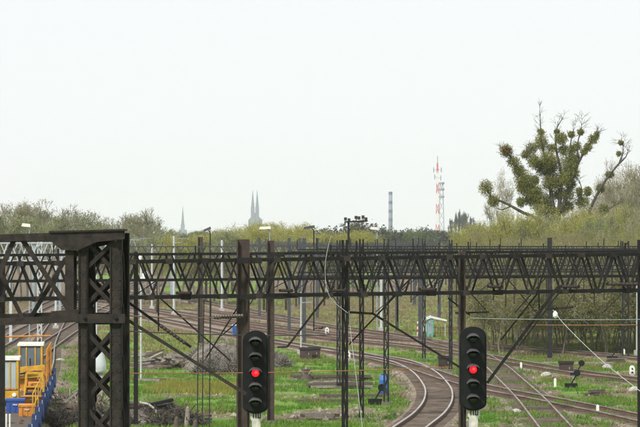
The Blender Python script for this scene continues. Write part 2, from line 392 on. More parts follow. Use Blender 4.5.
def gantry(label, A, B, zA, zB, bay, depth, chord, brace, m, masts, group='overhead line gantries across the yard', each=True, spikes=.35, seed=1, drops=0):
    """A, B: (x, y) ends of the front face. zA, zB: (bottom, top) heights at the ends."""
    rnd = random.Random(seed)
    A = Vector((*A, 0)); B = Vector((*B, 0)); Ln = (B-A).length; u = (B-A)/Ln; nrm = Vector((-u.y, u.x, 0))
    if nrm.y < 0: nrm = -nrm
    root = empty('overhead_line_gantry', (A+B)/2, label, 'gantry', group)
    nb = max(2, round(Ln/bay)); bay = Ln/nb
    def P(s, top, off):
        t = s/Ln; z = zA[top]+(zB[top]-zA[top])*t
        return A+u*s+nrm*off+Vector((0, 0, z))
    for off in (0, depth):
        for top in (0, 1):
            piece(root, 'chord', P(0, top, off), P(Ln, top, off), chord, chord, m, (0, 0, 1))
    joined = None if each else MB()
    def br(p, q, w_=brace):
        if each: piece(root, 'brace', p, q, w_, w_*.6, m)
        else: joined.bar(p, q, w_, w_*.6)
    g = bay*.07
    for off, sh in ((0, 0), (depth, .5)):
        o2 = chord*.5+.004; o2 = -o2 if off == 0 else o2
        for i in range(nb):
            s0 = (i+sh)*bay; s1 = s0+bay
            if s1 > Ln+.01: continue
            sm = (s0+s1)/2
            br(P(s0+g, 0, off), P(sm-g, 1, off)); br(P(sm+g, 1, off), P(s1-g, 0, off))
    for i in range(0, nb+1, 2):
        for top in (0, 1): br(P(i*bay, top, 0), P(i*bay, top, depth))
    if not each: joined.build('brace', m, root)
    for i in range(nb+1):                        # little earth-wire posts on the top chord
        if rnd.random() < spikes:
            p = P(min(Ln, (i+rnd.uniform(-.2, .2))*bay if 0 < i < nb else i*bay), 1, rnd.choice((0, depth)))
            piece(root, 'wire_post', p, p+Vector((0, 0, rnd.uniform(.35, .75))), .06, .06, m)
    for i in range(drops):                       # hangers with insulators under the bottom chord
        p = P(Ln*(i+rnd.uniform(.1, .9))/drops, 0, rnd.choice((0, depth))); l_ = rnd.uniform(.4, 1.15)
        h_ = piece(root, 'hanger', p, p-Vector((0, 0, l_)), .045, .045, m)
        if rnd.random() < .6: insulator(h_, p-Vector((0, 0, l_)), p-Vector((0, 0, l_+.45)), .08, 5)
        if rnd.random() < .45:
            e = p+Vector((rnd.choice((-1, 1))*rnd.uniform(1.2, 2.4), 0, -rnd.uniform(1.1, 2.2))); piece(root, 'cantilever_arm', p, e, .05, .05, m)
    for (s, wd, z1, kind) in masts:
        t = s/Ln; base = A+u*s+nrm*(depth/2)
        mb = MB()
        if kind == 'h': hsec(mb, base.x, base.y, -.1, z1, wd, .38, .05)
        elif kind == 'lattice':
            for sx in (-1, 1):
                for sy in (-1, 1): mb.box((base.x+sx*(wd/2-.04), base.y+sy*.18, z1/2-.05), (.08, .08, z1+.1))
            mm = mb.build('mast', m, root); z = .5; k = 0
            while z < z1-.5:
                for sy in (-1, 1):
                    sx = 1 if k % 2 else -1
                    o = MB(); o.bar((base.x-sx*(wd/2-.08), base.y+sy*.225, z), (base.x+sx*(wd/2-.08), base.y+sy*.225, z+.45), .06, .012)
                    o.build('lacing_bar', m, mm)
                z += .45; k += 1
            f = MB(); f.box((base.x, base.y, .0), (wd+.2, .6, .3)); f.build('footing', 'olddirt', root)
            continue
        else:
            mb.box((base.x, base.y, z1/2-.05), (wd, wd, z1+.1))
        mb.build('mast', m if kind != 'h' else 'steel_brown', root)
        f = MB(); f.box((base.x, base.y, .0), (wd+.2, .6, .3)); f.build('footing', 'olddirt', root)
    return root, P, u, nrm, Ln
def sx(px, A, B):                                # distance along the beam at which photo column px falls
    A = Vector(A); B = Vector(B); d = B-A; k = (px-320)/F
    # A.x + d.x*t = k*(A.y + d.y*t)
    t = (k*A.y-A.x)/(d.x-k*d.y); return t*d.length

# -- main dark gantry across the whole view
A = (at(-40, 0, 101.5).x, 101.5); B = (at(690, 0, 113).x, 113)
ms = [(sx(p, A, B), wd, z, k) for p, wd, z, k in ((5, .26, 8.3, 'box'), (350, .22, 8.9, 'lattice'), (467.5, .23, 8.5, 'h'), (248, .43, 8.92, 'h'), (648, .3, 8.9, 'lattice'))]
g2, P2, u2, n2, L2 = gantry('long dark truss gantry nearest behind the two red signals', A, B, (7.00, 8.13), (7.14, 8.42), 1.27, .8, .115, .07, 'steel_dark', ms, seed=3, spikes=.3, drops=7)
def y2(px): s = sx(px, A, B); return (Vector((*A, 0))+u2*s).y
A2, B2 = A, B
for i in range(0, int(L2/1.27)):
    for top, off in ((0, -.075), (1, -.075)):
        c = P2(min(L2, (i+(.5 if top else 0))*(L2/max(2, round(L2/1.27)))), top, off); mb = MB(); mb.box(c, (.34, .012, .17)); mb.build('node_plate', 'rust_dark' if i % 3 else 'steel_dark', g2)
# crossheads on the wide mast, cantilever arms and their insulators
def arm(root, p, q, w_=.06, m='steel_dark', ins=None, name='cantilever_arm'):
    p, q = Vector(p), Vector(q); o = piece(root, name, p, q, w_, w_, m)
    for (f0, f1) in (ins or []):
        insulator(o, p.lerp(q, f0), p.lerp(q, f1))
    return o
def hbar(root, px0, px1, py, Y, w_=.09, m='steel_dark', name='crosshead'):
    return piece(root, name, at(px0, py, Y), at(px1, py, Y), w_, w_*1.6, m, (0, 0, 1))
Y = y2(248)-.3
hbar(g2, 237, 262, 260.5, Y, .12); hbar(g2, 240, 256, 297, Y, .1)
Y = y2(420)-.15
arm(g2, at(372, 313, Y), at(466, 371, Y), .075, ins=[(.72, .80)])
arm(g2, at(346, 312, Y), at(373, 313.5, Y), .075, ins=[(.05, .45)])
piece(g2, 'hanger', at(373, 292, Y), at(373, 314, Y), .05, .05, 'steel_dark')
Y = y2(530)-.2
arm(g2, at(558, 287, Y), at(487, 383, Y), .10, ins=[(.5, .56)])
arm(g2, at(561, 290, Y), at(519, 346, Y), .05)
arm(g2, at(546, 309.5, Y), at(573, 307, Y), .07, ins=[(.45, .95)])
arm(g2, at(448, 298, Y), at(470, 315, Y), .05); arm(g2, at(455, 313, Y), at(489, 312, Y), .05, ins=[(.1, .4)])
Y = y2(300)-.2
arm(g2, at(334, 286, Y), at(287, 347, Y), .07, ins=[(.75, .92)])
arm(g2, at(287, 347, Y), at(277, 347, Y), .05)
for p0, p1, py in ((279, 293, 290.5), (329, 347, 290.5), (419, 437, 289.5), (487, 503, 286.5), (560, 580, 286.5), (606, 640, 284), (176, 192, 293)):
    Y = y2((p0+p1)/2)-.15; o = hbar(g2, p0, p1, py, Y, .06, name='bracket'); insulator(o, at(p0+2, py, Y-.06), at(p1-2, py, Y-.06), .075)
# -- second row
A = (at(-60, 0, 146).x, 146); B = (at(700, 0, 166).x, 166)
ms = [(sx(p, A, B), wd, z, k) for p, wd, z, k in ((275, .36, 8.83, 'h'), (366, .24, 8.9, 'lattice'), (140, .2, 8.3, 'box'))]
g3, P3, u3, n3, L3 = gantry('dark truss gantry in the second row behind the signals', A, B, (6.95, 8.15), (7.0, 8.28), 1.5, .9, .12, .075, 'steel_dark', ms, seed=4, spikes=.45, drops=16)
Y = 151.4
hbar(g3, 267, 284, 254.5, Y, .14); hbar(g3, 266, 284, 297, Y, .12)
for k, px in enumerate((264, 286)):
    o = hbar(g3, px-2, px+2, 297, Y-.1, .1, name='bracket'); insulator(o, at(px, 299, Y-.1), at(px, 310, Y-.1), .1)
arm(g3, at(240, 320, 150), at(221, 336, 150), .06); 
# -- rows further back, to the right of the middle
rows = [(172, 292, 705, (6.9, 8.2), 'third', [(388, .3, 8.9, 'lattice'), (672, .22, 8.8, 'lattice')]),
        (191, 300, 705, (6.9, 8.25), 'fourth', [(340, .25, 8.8, 'lattice'), (684, .22, 8.8, 'lattice')]),
        (214, 318, 720, (6.8, 8.2), 'fifth', [(452, .24, 8.8, 'lattice')]),
        (233, 330, 730, (6.9, 8.3), 'sixth', [(425, .26, 8.9, 'lattice'), (551, .34, 8.95, 'box'), (627, .5, 8.7, 'lattice')])]
for i, (Y, p0, p1, z, nth, mm) in enumerate(rows):
    A = (at(p0, 0, Y).x, Y-1.5); B = (at(p1, 0, Y+3).x, Y+3)
    ms = [(sx(p, A, B), wd, zz, k) for p, wd, zz, k in mm]
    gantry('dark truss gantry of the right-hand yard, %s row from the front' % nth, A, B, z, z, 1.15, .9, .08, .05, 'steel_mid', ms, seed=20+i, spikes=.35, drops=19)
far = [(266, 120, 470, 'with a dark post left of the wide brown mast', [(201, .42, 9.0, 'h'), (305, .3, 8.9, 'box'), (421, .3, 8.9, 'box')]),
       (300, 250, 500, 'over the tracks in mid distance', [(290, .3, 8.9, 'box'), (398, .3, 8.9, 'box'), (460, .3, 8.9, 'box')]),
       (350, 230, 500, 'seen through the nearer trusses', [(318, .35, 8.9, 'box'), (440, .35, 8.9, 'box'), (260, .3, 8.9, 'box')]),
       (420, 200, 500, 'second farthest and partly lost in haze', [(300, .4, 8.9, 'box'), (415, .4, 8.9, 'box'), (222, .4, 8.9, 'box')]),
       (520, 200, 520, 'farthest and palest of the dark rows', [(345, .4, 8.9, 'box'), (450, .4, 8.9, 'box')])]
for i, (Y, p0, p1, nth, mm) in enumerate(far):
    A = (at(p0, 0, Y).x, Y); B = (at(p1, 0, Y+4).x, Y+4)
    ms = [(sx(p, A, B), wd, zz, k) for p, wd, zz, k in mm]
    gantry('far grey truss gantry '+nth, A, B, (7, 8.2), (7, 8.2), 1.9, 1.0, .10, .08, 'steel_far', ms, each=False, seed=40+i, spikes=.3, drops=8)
# -- galvanised pale gantries at the far left
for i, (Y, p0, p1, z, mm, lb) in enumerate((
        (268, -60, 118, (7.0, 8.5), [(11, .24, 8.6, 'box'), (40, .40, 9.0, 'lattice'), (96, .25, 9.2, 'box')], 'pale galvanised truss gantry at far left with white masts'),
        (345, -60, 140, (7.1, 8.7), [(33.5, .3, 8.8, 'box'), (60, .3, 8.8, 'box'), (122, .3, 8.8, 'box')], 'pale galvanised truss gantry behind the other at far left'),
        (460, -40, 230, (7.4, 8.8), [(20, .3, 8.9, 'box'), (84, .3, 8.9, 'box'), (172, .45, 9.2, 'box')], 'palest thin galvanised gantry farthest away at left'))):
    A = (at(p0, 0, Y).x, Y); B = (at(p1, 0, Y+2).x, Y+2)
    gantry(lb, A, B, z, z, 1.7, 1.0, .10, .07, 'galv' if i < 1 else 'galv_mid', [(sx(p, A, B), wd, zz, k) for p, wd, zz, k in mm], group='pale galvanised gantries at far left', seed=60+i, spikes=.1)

# -- heavy portal at the left edge
rt = empty('catenary_portal', at(101, 500, 56)*1, 'massive rusty brown lattice portal filling the left foreground', 'gantry')
rt.location = (at(100, 0, 56).x, 56.3, 0)
YF, YB = 56.0, 56.75
def q(px, py, Y=YF): return at(px, py, Y)
def pc(name, a, b, w_, t_, Y=YF, m='rust_dark', up=(0, 1, 0)): return piece(rt, name, q(*a, Y), q(*b, Y), w_, t_, m, up)
bx0, bx1 = 78, 124
for Y, dx in ((YF, 0), (YB, 5.5)):
    # back legs sit a little to the right: the portal's side faces are glimpsed
    for c, w_ in ((83, .165), (116, .215)):
        x = at(c+dx*.92, 0, YF).x
        mb = MB(); zt = at(0, 233 if c > 100 else 236, YF).z
        mb.box((x, Y, zt/2), (w_, .03, zt)); mb.box((x+(w_/2-.015), Y+.12 if Y == YF else Y-.12, zt/2), (.03, .20, zt-.01))
        lg = mb.build('leg', 'rust_dark' if Y == YF else 'steel_dark', rt)  # darker steel on the back legs paints in their shade
        for s_ in (-1, 1):
            o = MB(); o.bar((x+s_*(w_/2-.012), Y-.028, 0), (x+s_*(w_/2-.012), Y-.028, zt-.25), .022, .026); o.build('flange', 'steel_dark' if s_ > 0 else 'rust_dark', lg)
        if Y == YF:
            o = MB(); z = .4
            while z < zt-.3:
                for s_ in (-1, 1): o.lathe((x+s_*w_*.3, Y-.015, z), (0, -1, 0), [(0, .016), (.008, .014), (.014, .006)], 6)
                z += .16
            o = o.build('rivets', 'rust_dark', lg); o['kind'] = 'stuff'
    o = .035
    for (a0, a1) in ((270, 241), (276, 306), (330, 362), (368, 400), (406, 440)):
        pc('lacing_bar', (85+dx*.9, a0), (114+dx*.9, a1), .07, .02, Y+.03, 'rust_dark' if Y == YF else 'steel_dark'); pc('lacing_bar', (85+dx*.9, a1), (114+dx*.9, a0), .07, .02, Y+.054, 'rust_dark' if Y == YF else 'steel_dark')  # back lacing gets the same painted-in shade
    for yy in (470, 520, 560, 620, 680):
        pc('lacing_bar', (87+dx, yy-25), (112+dx, yy+25), .08, .02, Y+.03)
for sd, c in ((-1, 93.5), (1, 123)):            # side lacing between front and back legs
    x = at(c, 0, YF).x
    for k in range(9):
        z0 = 8.7-k*.9; piece(rt, 'lacing_bar', (x, YF+.05, z0), (x, YB-.05, z0-.8), .08, .02, 'rust_dark', (1, 0, 0))
pc('batten_plate', (77, 318.5), (125, 318.5), .16, .03, YF-.075); pc('batten_plate', (79, 318.5), (127, 318.5), .21, .03, YB+.06)
for x_, y_ in ((116, 241), (116, 318), (85, 318)):
    mb = MB(); p = q(x_, y_, YF-.10); mb.lathe(p, (0, -1, 0), [(0, .035), (.02, .035), (.03, .02)], 8); mb.build('bolt_head', 'black', rt)
mb = MB(); mb.box((at(100, 0, 56).x, 56.37, .1), (1.6, 1.6, .6)); mb.build('footing', 'concrete', rt)
# beam: top chord with its deep haunch, bottom chord, posts and diagonals
mb = MB(); mb.bar(q(-60, 240), q(56, 236.2), .125, .12); mb.build('chord', 'rust_dark', rt)
mb = MB(); mb.bar(q(-60, 240, YB+.1), q(56, 238.2, YB+.1), .12, .12); mb.build('chord', 'rust_dark', rt)
def poly(pts, Y0, Y1): 
    m_ = MB(); m_.prism([(at(x_, 0, YF).x, at(0, y_, YF).z) for x_, y_ in pts], Y0, Y1); return m_
poly([(49, 231.5), (125, 229.3), (125, 239), (97, 242), (78, 250.5), (62, 250), (53, 243)], YF-.11, YF-.065).build('gusset_plate', 'rust_dark', rt)
poly([(50, 231.0), (124.5, 229.0), (124.5, 230.8), (50, 232.8)], YF-.14, YB+.1).build('top_flange', 'rust_dark', rt)
poly([(52, 236), (118, 234), (118, 242), (80, 250)], YB+.1, YB+.13).build('gusset_plate', 'rust_dark', rt)
mb = MB(); mb.bar(q(-60, 324.5), q(80, 318.5), .12, .12); mb.build('chord', 'rust_dark', rt)
mb = MB(); mb.bar(q(-60, 320, YB+.1), q(80, 315, YB+.1), .13, .12); mb.build('chord', 'rust_dark', rt)
poly([(52, 311), (79, 309), (79, 322), (46, 323)], YF-.10, YF-.075).build('gusset_plate', 'rust_dark', rt)
pc('post', (69.5, 250), (69.5, 322), .15, .05, YF-.02); pc('post', (74, 246), (74, 316), .10, .05, YB+.03, 'steel_dark')
for i, (a_, b_, w_, Y) in enumerate((((22, 239), (68, 308), .085, YF+.04), ((14, 240), (-22, 322), .085, YF+.04), ((-30, 242), (-22, 322), .085, YF+.08),
                      ((66, 258), (30, 319), .075, YB), ((-8, 256), (23, 319), .07, YB), ((-8, 256), (-40, 318), .07, YB), ((96, 240), (66, 262), .07, YB))):
    pc('brace', a_, b_, w_, .05, Y)
# its catenary arms
o = arm(rt, q(123, 317, YF+.3), q(246, 394, YF+.3), .055, 'rust_dark'); insulator(o, q(218, 376.5, YF+.3), q(241, 391, YF+.3), .04, 9)
o = arm(rt, q(128, 302, YB), q(191, 347, YB), .045, 'steel_dark'); insulator(o, q(160, 325, YB), q(186, 343.5, YB), .05, 8)
tag(rt)

# ------------------------------------------------------------------ the two signals
def signal(px, py, wpx, hpx, label, Y=60.0, mirrored=False):
    c = at(px, py, Y); w_ = wpx/F*Y; h_ = hpx/F*Y; r_ = w_/2*.92
    root = empty('railway_signal', (c.x, Y+.25, 0), label, 'signal', 'red railway signals')
    mb = MB(); pts = []
    for k in range(13): a_ = math.pi*k/12; pts.append((c.x+w_/2*math.cos(a_), c.z+h_/2-r_*.85+r_*.85*math.sin(a_)))
    for k in range(13): a_ = math.pi+math.pi*k/12; pts.append((c.x+w_/2*math.cos(a_), c.z-h_/2+r_*.62+r_*.62*math.sin(a_)))
    mb.prism(pts, Y, Y+.05); mb.build('backboard', 'black', root)
    mb = MB(); ins = [(c.x+(x-c.x)*.86, c.z+(z-c.z)*.96) for x, z in pts]; mb.prism(ins, Y-.035, Y-.002); mb.build('front_panel', 'black', root)
    mb = MB(); mb.prism([(c.x+(x-c.x)*.8, c.z+(z-c.z)*.93) for x, z in pts], Y+.055, Y+.24); mb.build('lamp_case', 'black', root)
    sp = 15.1/F*Y; R_ = .112
    for i in range(5):
        z = c.z+(2-i)*sp-.015
        lit = i == 2
        mb = MB(); rl = .072
        mb.lathe((c.x, Y-.036, z), (0, -1, 0), [(0, rl), (.012, rl), (.03, rl*.8), (.04, rl*.45), (.044, .01)], 20)
        lo = mb.build('lens', 'redlamp' if lit else 'darklens', root, True)
        if lit:
            lo['label'] = 'lit red lens'
            mb = MB(); mb.lathe((c.x+.012, Y-.0805, z+.012), (0, -1, 0), [(0, .03), (.004, .022), (.006, .005)], 12); mb.build('lens_centre', 'redcore', lo, True)
        # hood: half-round visor over the lens
        mb = MB(); n_ = 12; vs = []
        for k in range(n_+1):
            a_ = math.pi*(.06+.88*k/n_)
            dp_ = -.035*max(0, math.sin(a_))
            for rr_, yy, dz in ((R_, Y-.036, 0), (R_*1.03, Y-.24-.05*math.sin(a_), dp_), (R_*1.03+.008, Y-.24-.05*math.sin(a_), dp_), (R_+.014, Y-.036, 0)):
                vs.append((c.x+rr_*math.cos(a_), yy, z+.006+rr_*math.sin(a_)*.86+dz))
        fs = [(k*4+j, k*4+(j+1) % 4, k*4+4+(j+1) % 4, k*4+4+j) for k in range(n_) for j in range(4)]+[(0, 1, 2, 3), (n_*4+3, n_*4+2, n_*4+1, n_*4)]
        mb.add(vs, fs); mb.build('hood', 'hood', root)
    zb = c.z-h_/2
    mb = MB(); mb.tube([(c.x, Y+.16, -.1), (c.x, Y+.16, zb+.15)], .075, 12); mb.build('mast', 'galv_mid', root, True)
    mb = MB(); mb.box((c.x, Y+.16, .1), (.6, .6, .5)); mb.build('footing', 'concrete', root)
    # number plate directly under the head
    mb = MB(); x0 = c.x+.02; pl = [(x0-.115, zb+.05), (x0+.115, zb+.05), (x0+.115, zb-.10), (x0+.075, zb-.165), (x0+.06, zb-.62), (x0-.06, zb-.62), (x0-.075, zb-.165), (x0-.115, zb-.10)]
    mb.prism(pl, Y+.058, Y+.075); plate = mb.build('number_plate', 'cream', root)
    mb = MB(); yy = Y+.052
    for dx, dz, ww, hh in ((-.06, -.025, .016, .11), (-.012, -.025, .016, .11), (.03, -.025, .016, .11), (.07, -.025, .016, .11), (.05, -.073, .056, .016)):
        mb.box((x0+dx, yy+.003, zb+dz-.01), (ww, .006, hh))
    mb.build('lettering', 'black', plate)
    mb = MB(); mb.bar((c.x-.14, Y+.2, zb-.9), (c.x-.14, Y+.2, zb+.2), .035, .03); mb.build('cable_duct', 'steel_dark', root)
    # ladder rungs at the back of the mast
    for s in (-.16, .16):
        mb = MB(); mb.bar((c.x+s, Y+.55, .2), (c.x+s, Y+.55, zb-.4), .04, .02); mb.build('ladder_rail', 'galv_mid', root)
    for k in range(14):
        z = .5+k*.35
        mb = MB(); mb.bar((c.x-.16, Y+.55, z), (c.x+.16, Y+.55, z), .025, .025); mb.build('rung', 'galv_mid', root)
    mb = MB(); mb.box((c.x, Y+.37, zb-.6), (.05, .36, .05)); mb.box((c.x, Y+.37, 1.2), (.05, .36, .05)); mb.build('bracket', 'galv_mid', root)
    return root
signal(255.5, 372, 25.5, 83, 'five-lamp signal showing red beside the wide brown mast, at left')
signal(473, 368.5, 27, 84, 'five-lamp signal showing red in front of the curving track, at right')

# ------------------------------------------------------------------ wires
def wire(name, label, pts, r, m, cat='cable', group=None):
    if name == 'guy_rope' or name == 'loose_cable': pts = spline(pts, .25)
    mb = MB(); mb.tube(pts, r, 5); o = mb.build(name, m); return tag(o, label, cat, group)
def sagged(p, q, sag, k=14):
    p, q = Vector(p), Vector(q); return [p.lerp(q, i/k)-Vector((0, 0, sag*4*(i/k)*(1-i/k))) for i in range(k+1)]
o = wire('cross_wire', 'rusty orange wire from the left portal to the brown mast, above', sagged(at(124, 315.5, 57), at(222, 317, 100), .03), .012, 'ropeorange')
insulator(o, at(214, 317, 99), at(243, 316, 100), .09, 11)
wire('cross_wire', 'orange wire stretched low across the middle of the yard', sagged(at(104, 373, 70), at(449, 367, 70), .05), .010, 'ropeorange')
wire('cross_wire', 'thin rusty wire crossing in front of the thicket', sagged(at(532, 325, 130), at(700, 324, 130), .02), .02, 'ropeorange')
wire('cross_wire', 'thin pale grey wire high in front of the thicket', sagged(at(470, 318, 108), at(690, 318.5, 112), .05), .010, 'ropewhite')
wire('cross_wire', 'thin dark wire crossing below the orange one at left', sagged(at(124, 331, 80), at(330, 335, 100), .05), .016, 'wire')
wire('guy_rope', 'pale rope hanging from the lattice mast and bent to the ground', [at(349, 311, 107), at(351, 335, 107), at(355, 368, 106.5), at(359, 400, 106), at(363, 432, 105.5), at(369, 470, 105)], .009, 'ropewhite')
wire('guy_rope', 'pale cord drooping from the top of the dark truss', [at(331, 236, 106), at(327, 252, 106), at(325, 270, 106), at(327, 290, 106), at(334, 302, 106), at(348, 313, 106)], .009, 'ropewhite')
o = wire('guy_rope', 'straight white guy rope slanting down to the right edge', [at(553, 310, 108), at(566, 326, 106), at(600, 359, 104), at(640, 391, 102), at(700, 436, 100)], .011, 'ropewhite')
mb = MB(); mb.lathe(at(555, 311, 107.6), at(556, 323, 107.4)-at(555, 311, 107.6), [(0, .02), (.04, .05), (.08, .08), (.22, .085), (.26, .03)], 10); mb.build('insulator', 'white', o)
for px, lb in ((199, 'left'), (204, 'middle'), (211, 'right')):
    wire('down_lead', 'thin dark cable hanging straight down, %s of three beside the grey post' % lb, [at(px, 299, 106), at(px-1, 350, 106), at(px-1.5, 400, 106), at(px-2, 530, 106)], .02, 'wire', group='down-lead cables')
for i, (px0, px1, lb) in enumerate(((430, 340, 'over the curving track'), (590, 400, 'over the turnout'), (150, 100, 'over the left yard'), (250, 215, 'left of the wide brown mast'), (350, 300, 'above the sleeper stacks'), (510, 375, 'right of the right signal'), (680, 470, 'along the thicket'))):
    for z, s_, wn in ((7.0, .25, 'upper carrier'), (5.9, .04, 'lower contact')):
        ys_ = [112, 166, 214, 266, 350, 460]; pts = []
        for a_, b_ in zip(ys_[:-1], ys_[1:]):
            xa = at(px0+(px1-px0)*(a_-112)/348, 0, a_).x; xb = at(px0+(px1-px0)*(b_-112)/348, 0, b_).x
            pts += sagged((xa, a_, z), (xb, b_, z), s_)[:-1]
        wire('catenary_wire', '%s wire running away %s' % (wn, lb), pts, .011, 'wire', group='catenary wires along the tracks')

# ------------------------------------------------------------------ street lamps, pale posts, floodlights
def lamp(px, py, Y, wpx, label, dark=False, tilt=0):
    p = at(px, py, Y); w_ = wpx/F*Y
    r_ = empty('street_lamp', (p.x+w_*.4, Y, 0), label, 'lamp', 'lamps above the yard')
    m = 'steel_dark' if dark else 'galv_mid'
    mb = MB(); mb.tube([(p.x+w_*.4, Y, 0), (p.x+w_*.4, Y, p.z-.2), (p.x+w_*.2, Y, p.z-.05)], .065, 8, .045); mb.build('pole', m, r_)
    mb = MB(); z = tilt*w_/2
    mb.add([(p.x-w_/2, Y-.2, p.z-z-.02), (p.x+w_/2, Y-.2, p.z+z-.1), (p.x+w_/2, Y+.2, p.z+z-.1), (p.x-w_/2, Y+.2, p.z-z-.02),
            (p.x-w_*.4, Y-.12, p.z-z+.22), (p.x+w_*.45, Y-.1, p.z+z+.16), (p.x+w_*.45, Y+.1, p.z+z+.16), (p.x-w_*.4, Y+.12, p.z-z+.22)],
           [(3, 2, 1, 0), (4, 5, 6, 7), (0, 1, 5, 4), (1, 2, 6, 5), (2, 3, 7, 6), (3, 0, 4, 7)])
    mb.build('lamp_head', 'wire' if dark else 'cream', r_)
lamp(26, 226, 250, 9, 'flat white street lamp head above the left truss')
lamp(207, 230, 300, 8, 'dark slanting lamp head above the middle of the yard', True, .45)
lamp(265, 228.5, 300, 12, 'white street lamp head on a pale pole before the willow', False, .1)
lamp(309, 228, 300, 12, 'dark lamp head right of the willow', True, .2)
lamp(374, 229, 300, 8, 'small white lamp head left of the chimney')
fl = empty('floodlight_mast', at(348, 0, 330)*1, 'dark floodlight mast with a spray of lamps above the gantries', 'floodlight'); fl.location = (at(348.5, 0, 330).x, 330, 0)
mb = MB(); mb.tube([(fl.location.x, 330, 0), at(348.5, 222, 330)], .16, 8, .1); mb.build('mast', 'steel_dark', fl)
mb = MB(); mb.bar(at(345, 222, 330), at(367, 221, 330), .16, .5); mb.build('platform', 'steel_dark', fl)
for k, (x_, y_) in enumerate(((345.5, 219), (349, 220), (353, 218.5), (356, 217.5), (359, 218), (363, 217), (366, 219))):
    mb = MB(); p = at(x_, y_, 330); mb.box(p, (.30, .35, .34)); mb.bar(p, p-Vector((0, 0, .45)), .05, .05); mb.build('floodlight', 'white' if k in (2,) else 'wire', fl)
def pale_post(px, top, base, w_, label):
    g_ = gnd(px, base); r_ = empty('overhead_line_mast', (g_.x, g_.y, 0), label, 'mast', 'pale line masts')
    zt = at(px, top, g_.y).z
    mb = MB(); mb.tube([(g_.x, g_.y, 0), (g_.x, g_.y, zt)], w_, 8, w_*.8); mb.build('shaft', 'galv', r_)
    mb = MB(); mb.box((g_.x, g_.y, .2), (.6, .6, .5)); mb.build('footing', 'concrete', r_)
    mb = MB(); mb.bar((g_.x, g_.y-.14, zt-.8), (g_.x+.9, g_.y-.14, zt-.75), .06, .06); mb.build('bracket', 'galv_mid', r_)
pale_post(381.5, 262, 332, .14, 'slim white concrete mast rising beside the shelter')
pale_post(174, 236, 316, .14, 'pale mast standing left of the grey dark post')
pale_post(222, 240, 312, .16, 'pale mast right of the dark post with twin spikes')
pale_post(152, 244, 310, .13, 'thin pale mast right of the heavy portal')
pale_post(301, 292, 356, .06, 'short pale green post by the dark point boxes')
pale_post(56, 262, 330, .14, 'white mast behind the far left truss')
pale_post(638, 285, 356, .16, 'white mast at the right edge before the thicket')
sg = empty('platform_lamp', (at(143, 0, 200).x, 200, 0), 'white hooded lamps on a post just right of the portal', 'lamp')
mb = MB(); mb.tube([(at(141, 0, 200).x, 200, 0), at(141, 262, 200)], .06, 8); mb.build('post', 'galv', sg)
for (x_, y_, a_, b_) in ((139, 258, .16, .3), (144, 276, .26, .38)):
    mb = MB(); p = at(x_, y_, 199.8); mb.lathe(p-Vector((0, 0, b_)), (.2, 0, 1), [(0, a_*.7), (b_*.5, a_), (b_*1.3, a_*.8), (b_*1.8, a_*.3), (b_*1.9, .02)], 12); mb.build('lamp_hood', 'white', sg, True)

# ------------------------------------------------------------------ work train at lower left
def frame_pt(s, o, z):                        # along the siding: s metres beyond y=131, o to the right of its centre
    d = Vector((-2.8, 43, 0)).normalized(); nn = Vector((d.y, -d.x, 0)); p = Vector((-13.1, 131, 0))+d*s+nn*o; return Vector((p.x, p.y, z))
tdir = Vector((-2.8, 43, 0)).normalized(); trz = math.atan2(tdir.y, tdir.x)-math.pi/2
def tb(mb, s, o, z, d): mb.box(frame_pt(s, o, z), d, trz)       # d: (across, along, up)
wg = empty('flat_wagon', frame_pt(15, 0, 0), 'long flat wagon with dark blue side stakes, low at left', 'wagon')
mb = MB(); tb(mb, 16, 0, 1.0, (2.7, 52, .25)); mb.build('deck', 'timber', wg)
for o in (-1.36, 1.36):
    mb = MB(); tb(mb, 16, o, .98, (.06, 52, .42)); mb.build('side_sill', 'darkblue', wg)
for k in range(18):
    for o in (-1.44, 1.44):
        mb = MB(); tb(mb, -9+k*3, o+(.06 if k % 2 else 0), 1.34+.03*(k % 3), (.12, .2, 1.05)); mb.build('stake', 'darkblue', wg)
for k in range(17):
    mb = MB(); tb(mb, -7.5+k*3, 1.40, 1.36, (.03, 2.3, .34)); mb.build('side_panel', 'darkblue' if k % 3 else 'blue', wg)
    mb = MB(); tb(mb, -9+k*3, 1.53, 1.78, (.03, .14, .16)); mb.build('stake_cap', 'galv', wg)
for k in range(24):
    s = -8+[0, 1.8, 12, 13.8, 17, 18.8, 29, 30.8, 34, 35.8, 46, 47.8][k//2]; o = -.75 if k % 2 else .75
    mb = MB(); p = frame_pt(s, o, .78); mb.lathe(p-Vector((.07, 0, 0)), (1, 0, 0), [(0, .46), (.03, .46), (.04, .42), (.13, .42)], 18); mb.build('wheel', 'railside', wg, True)

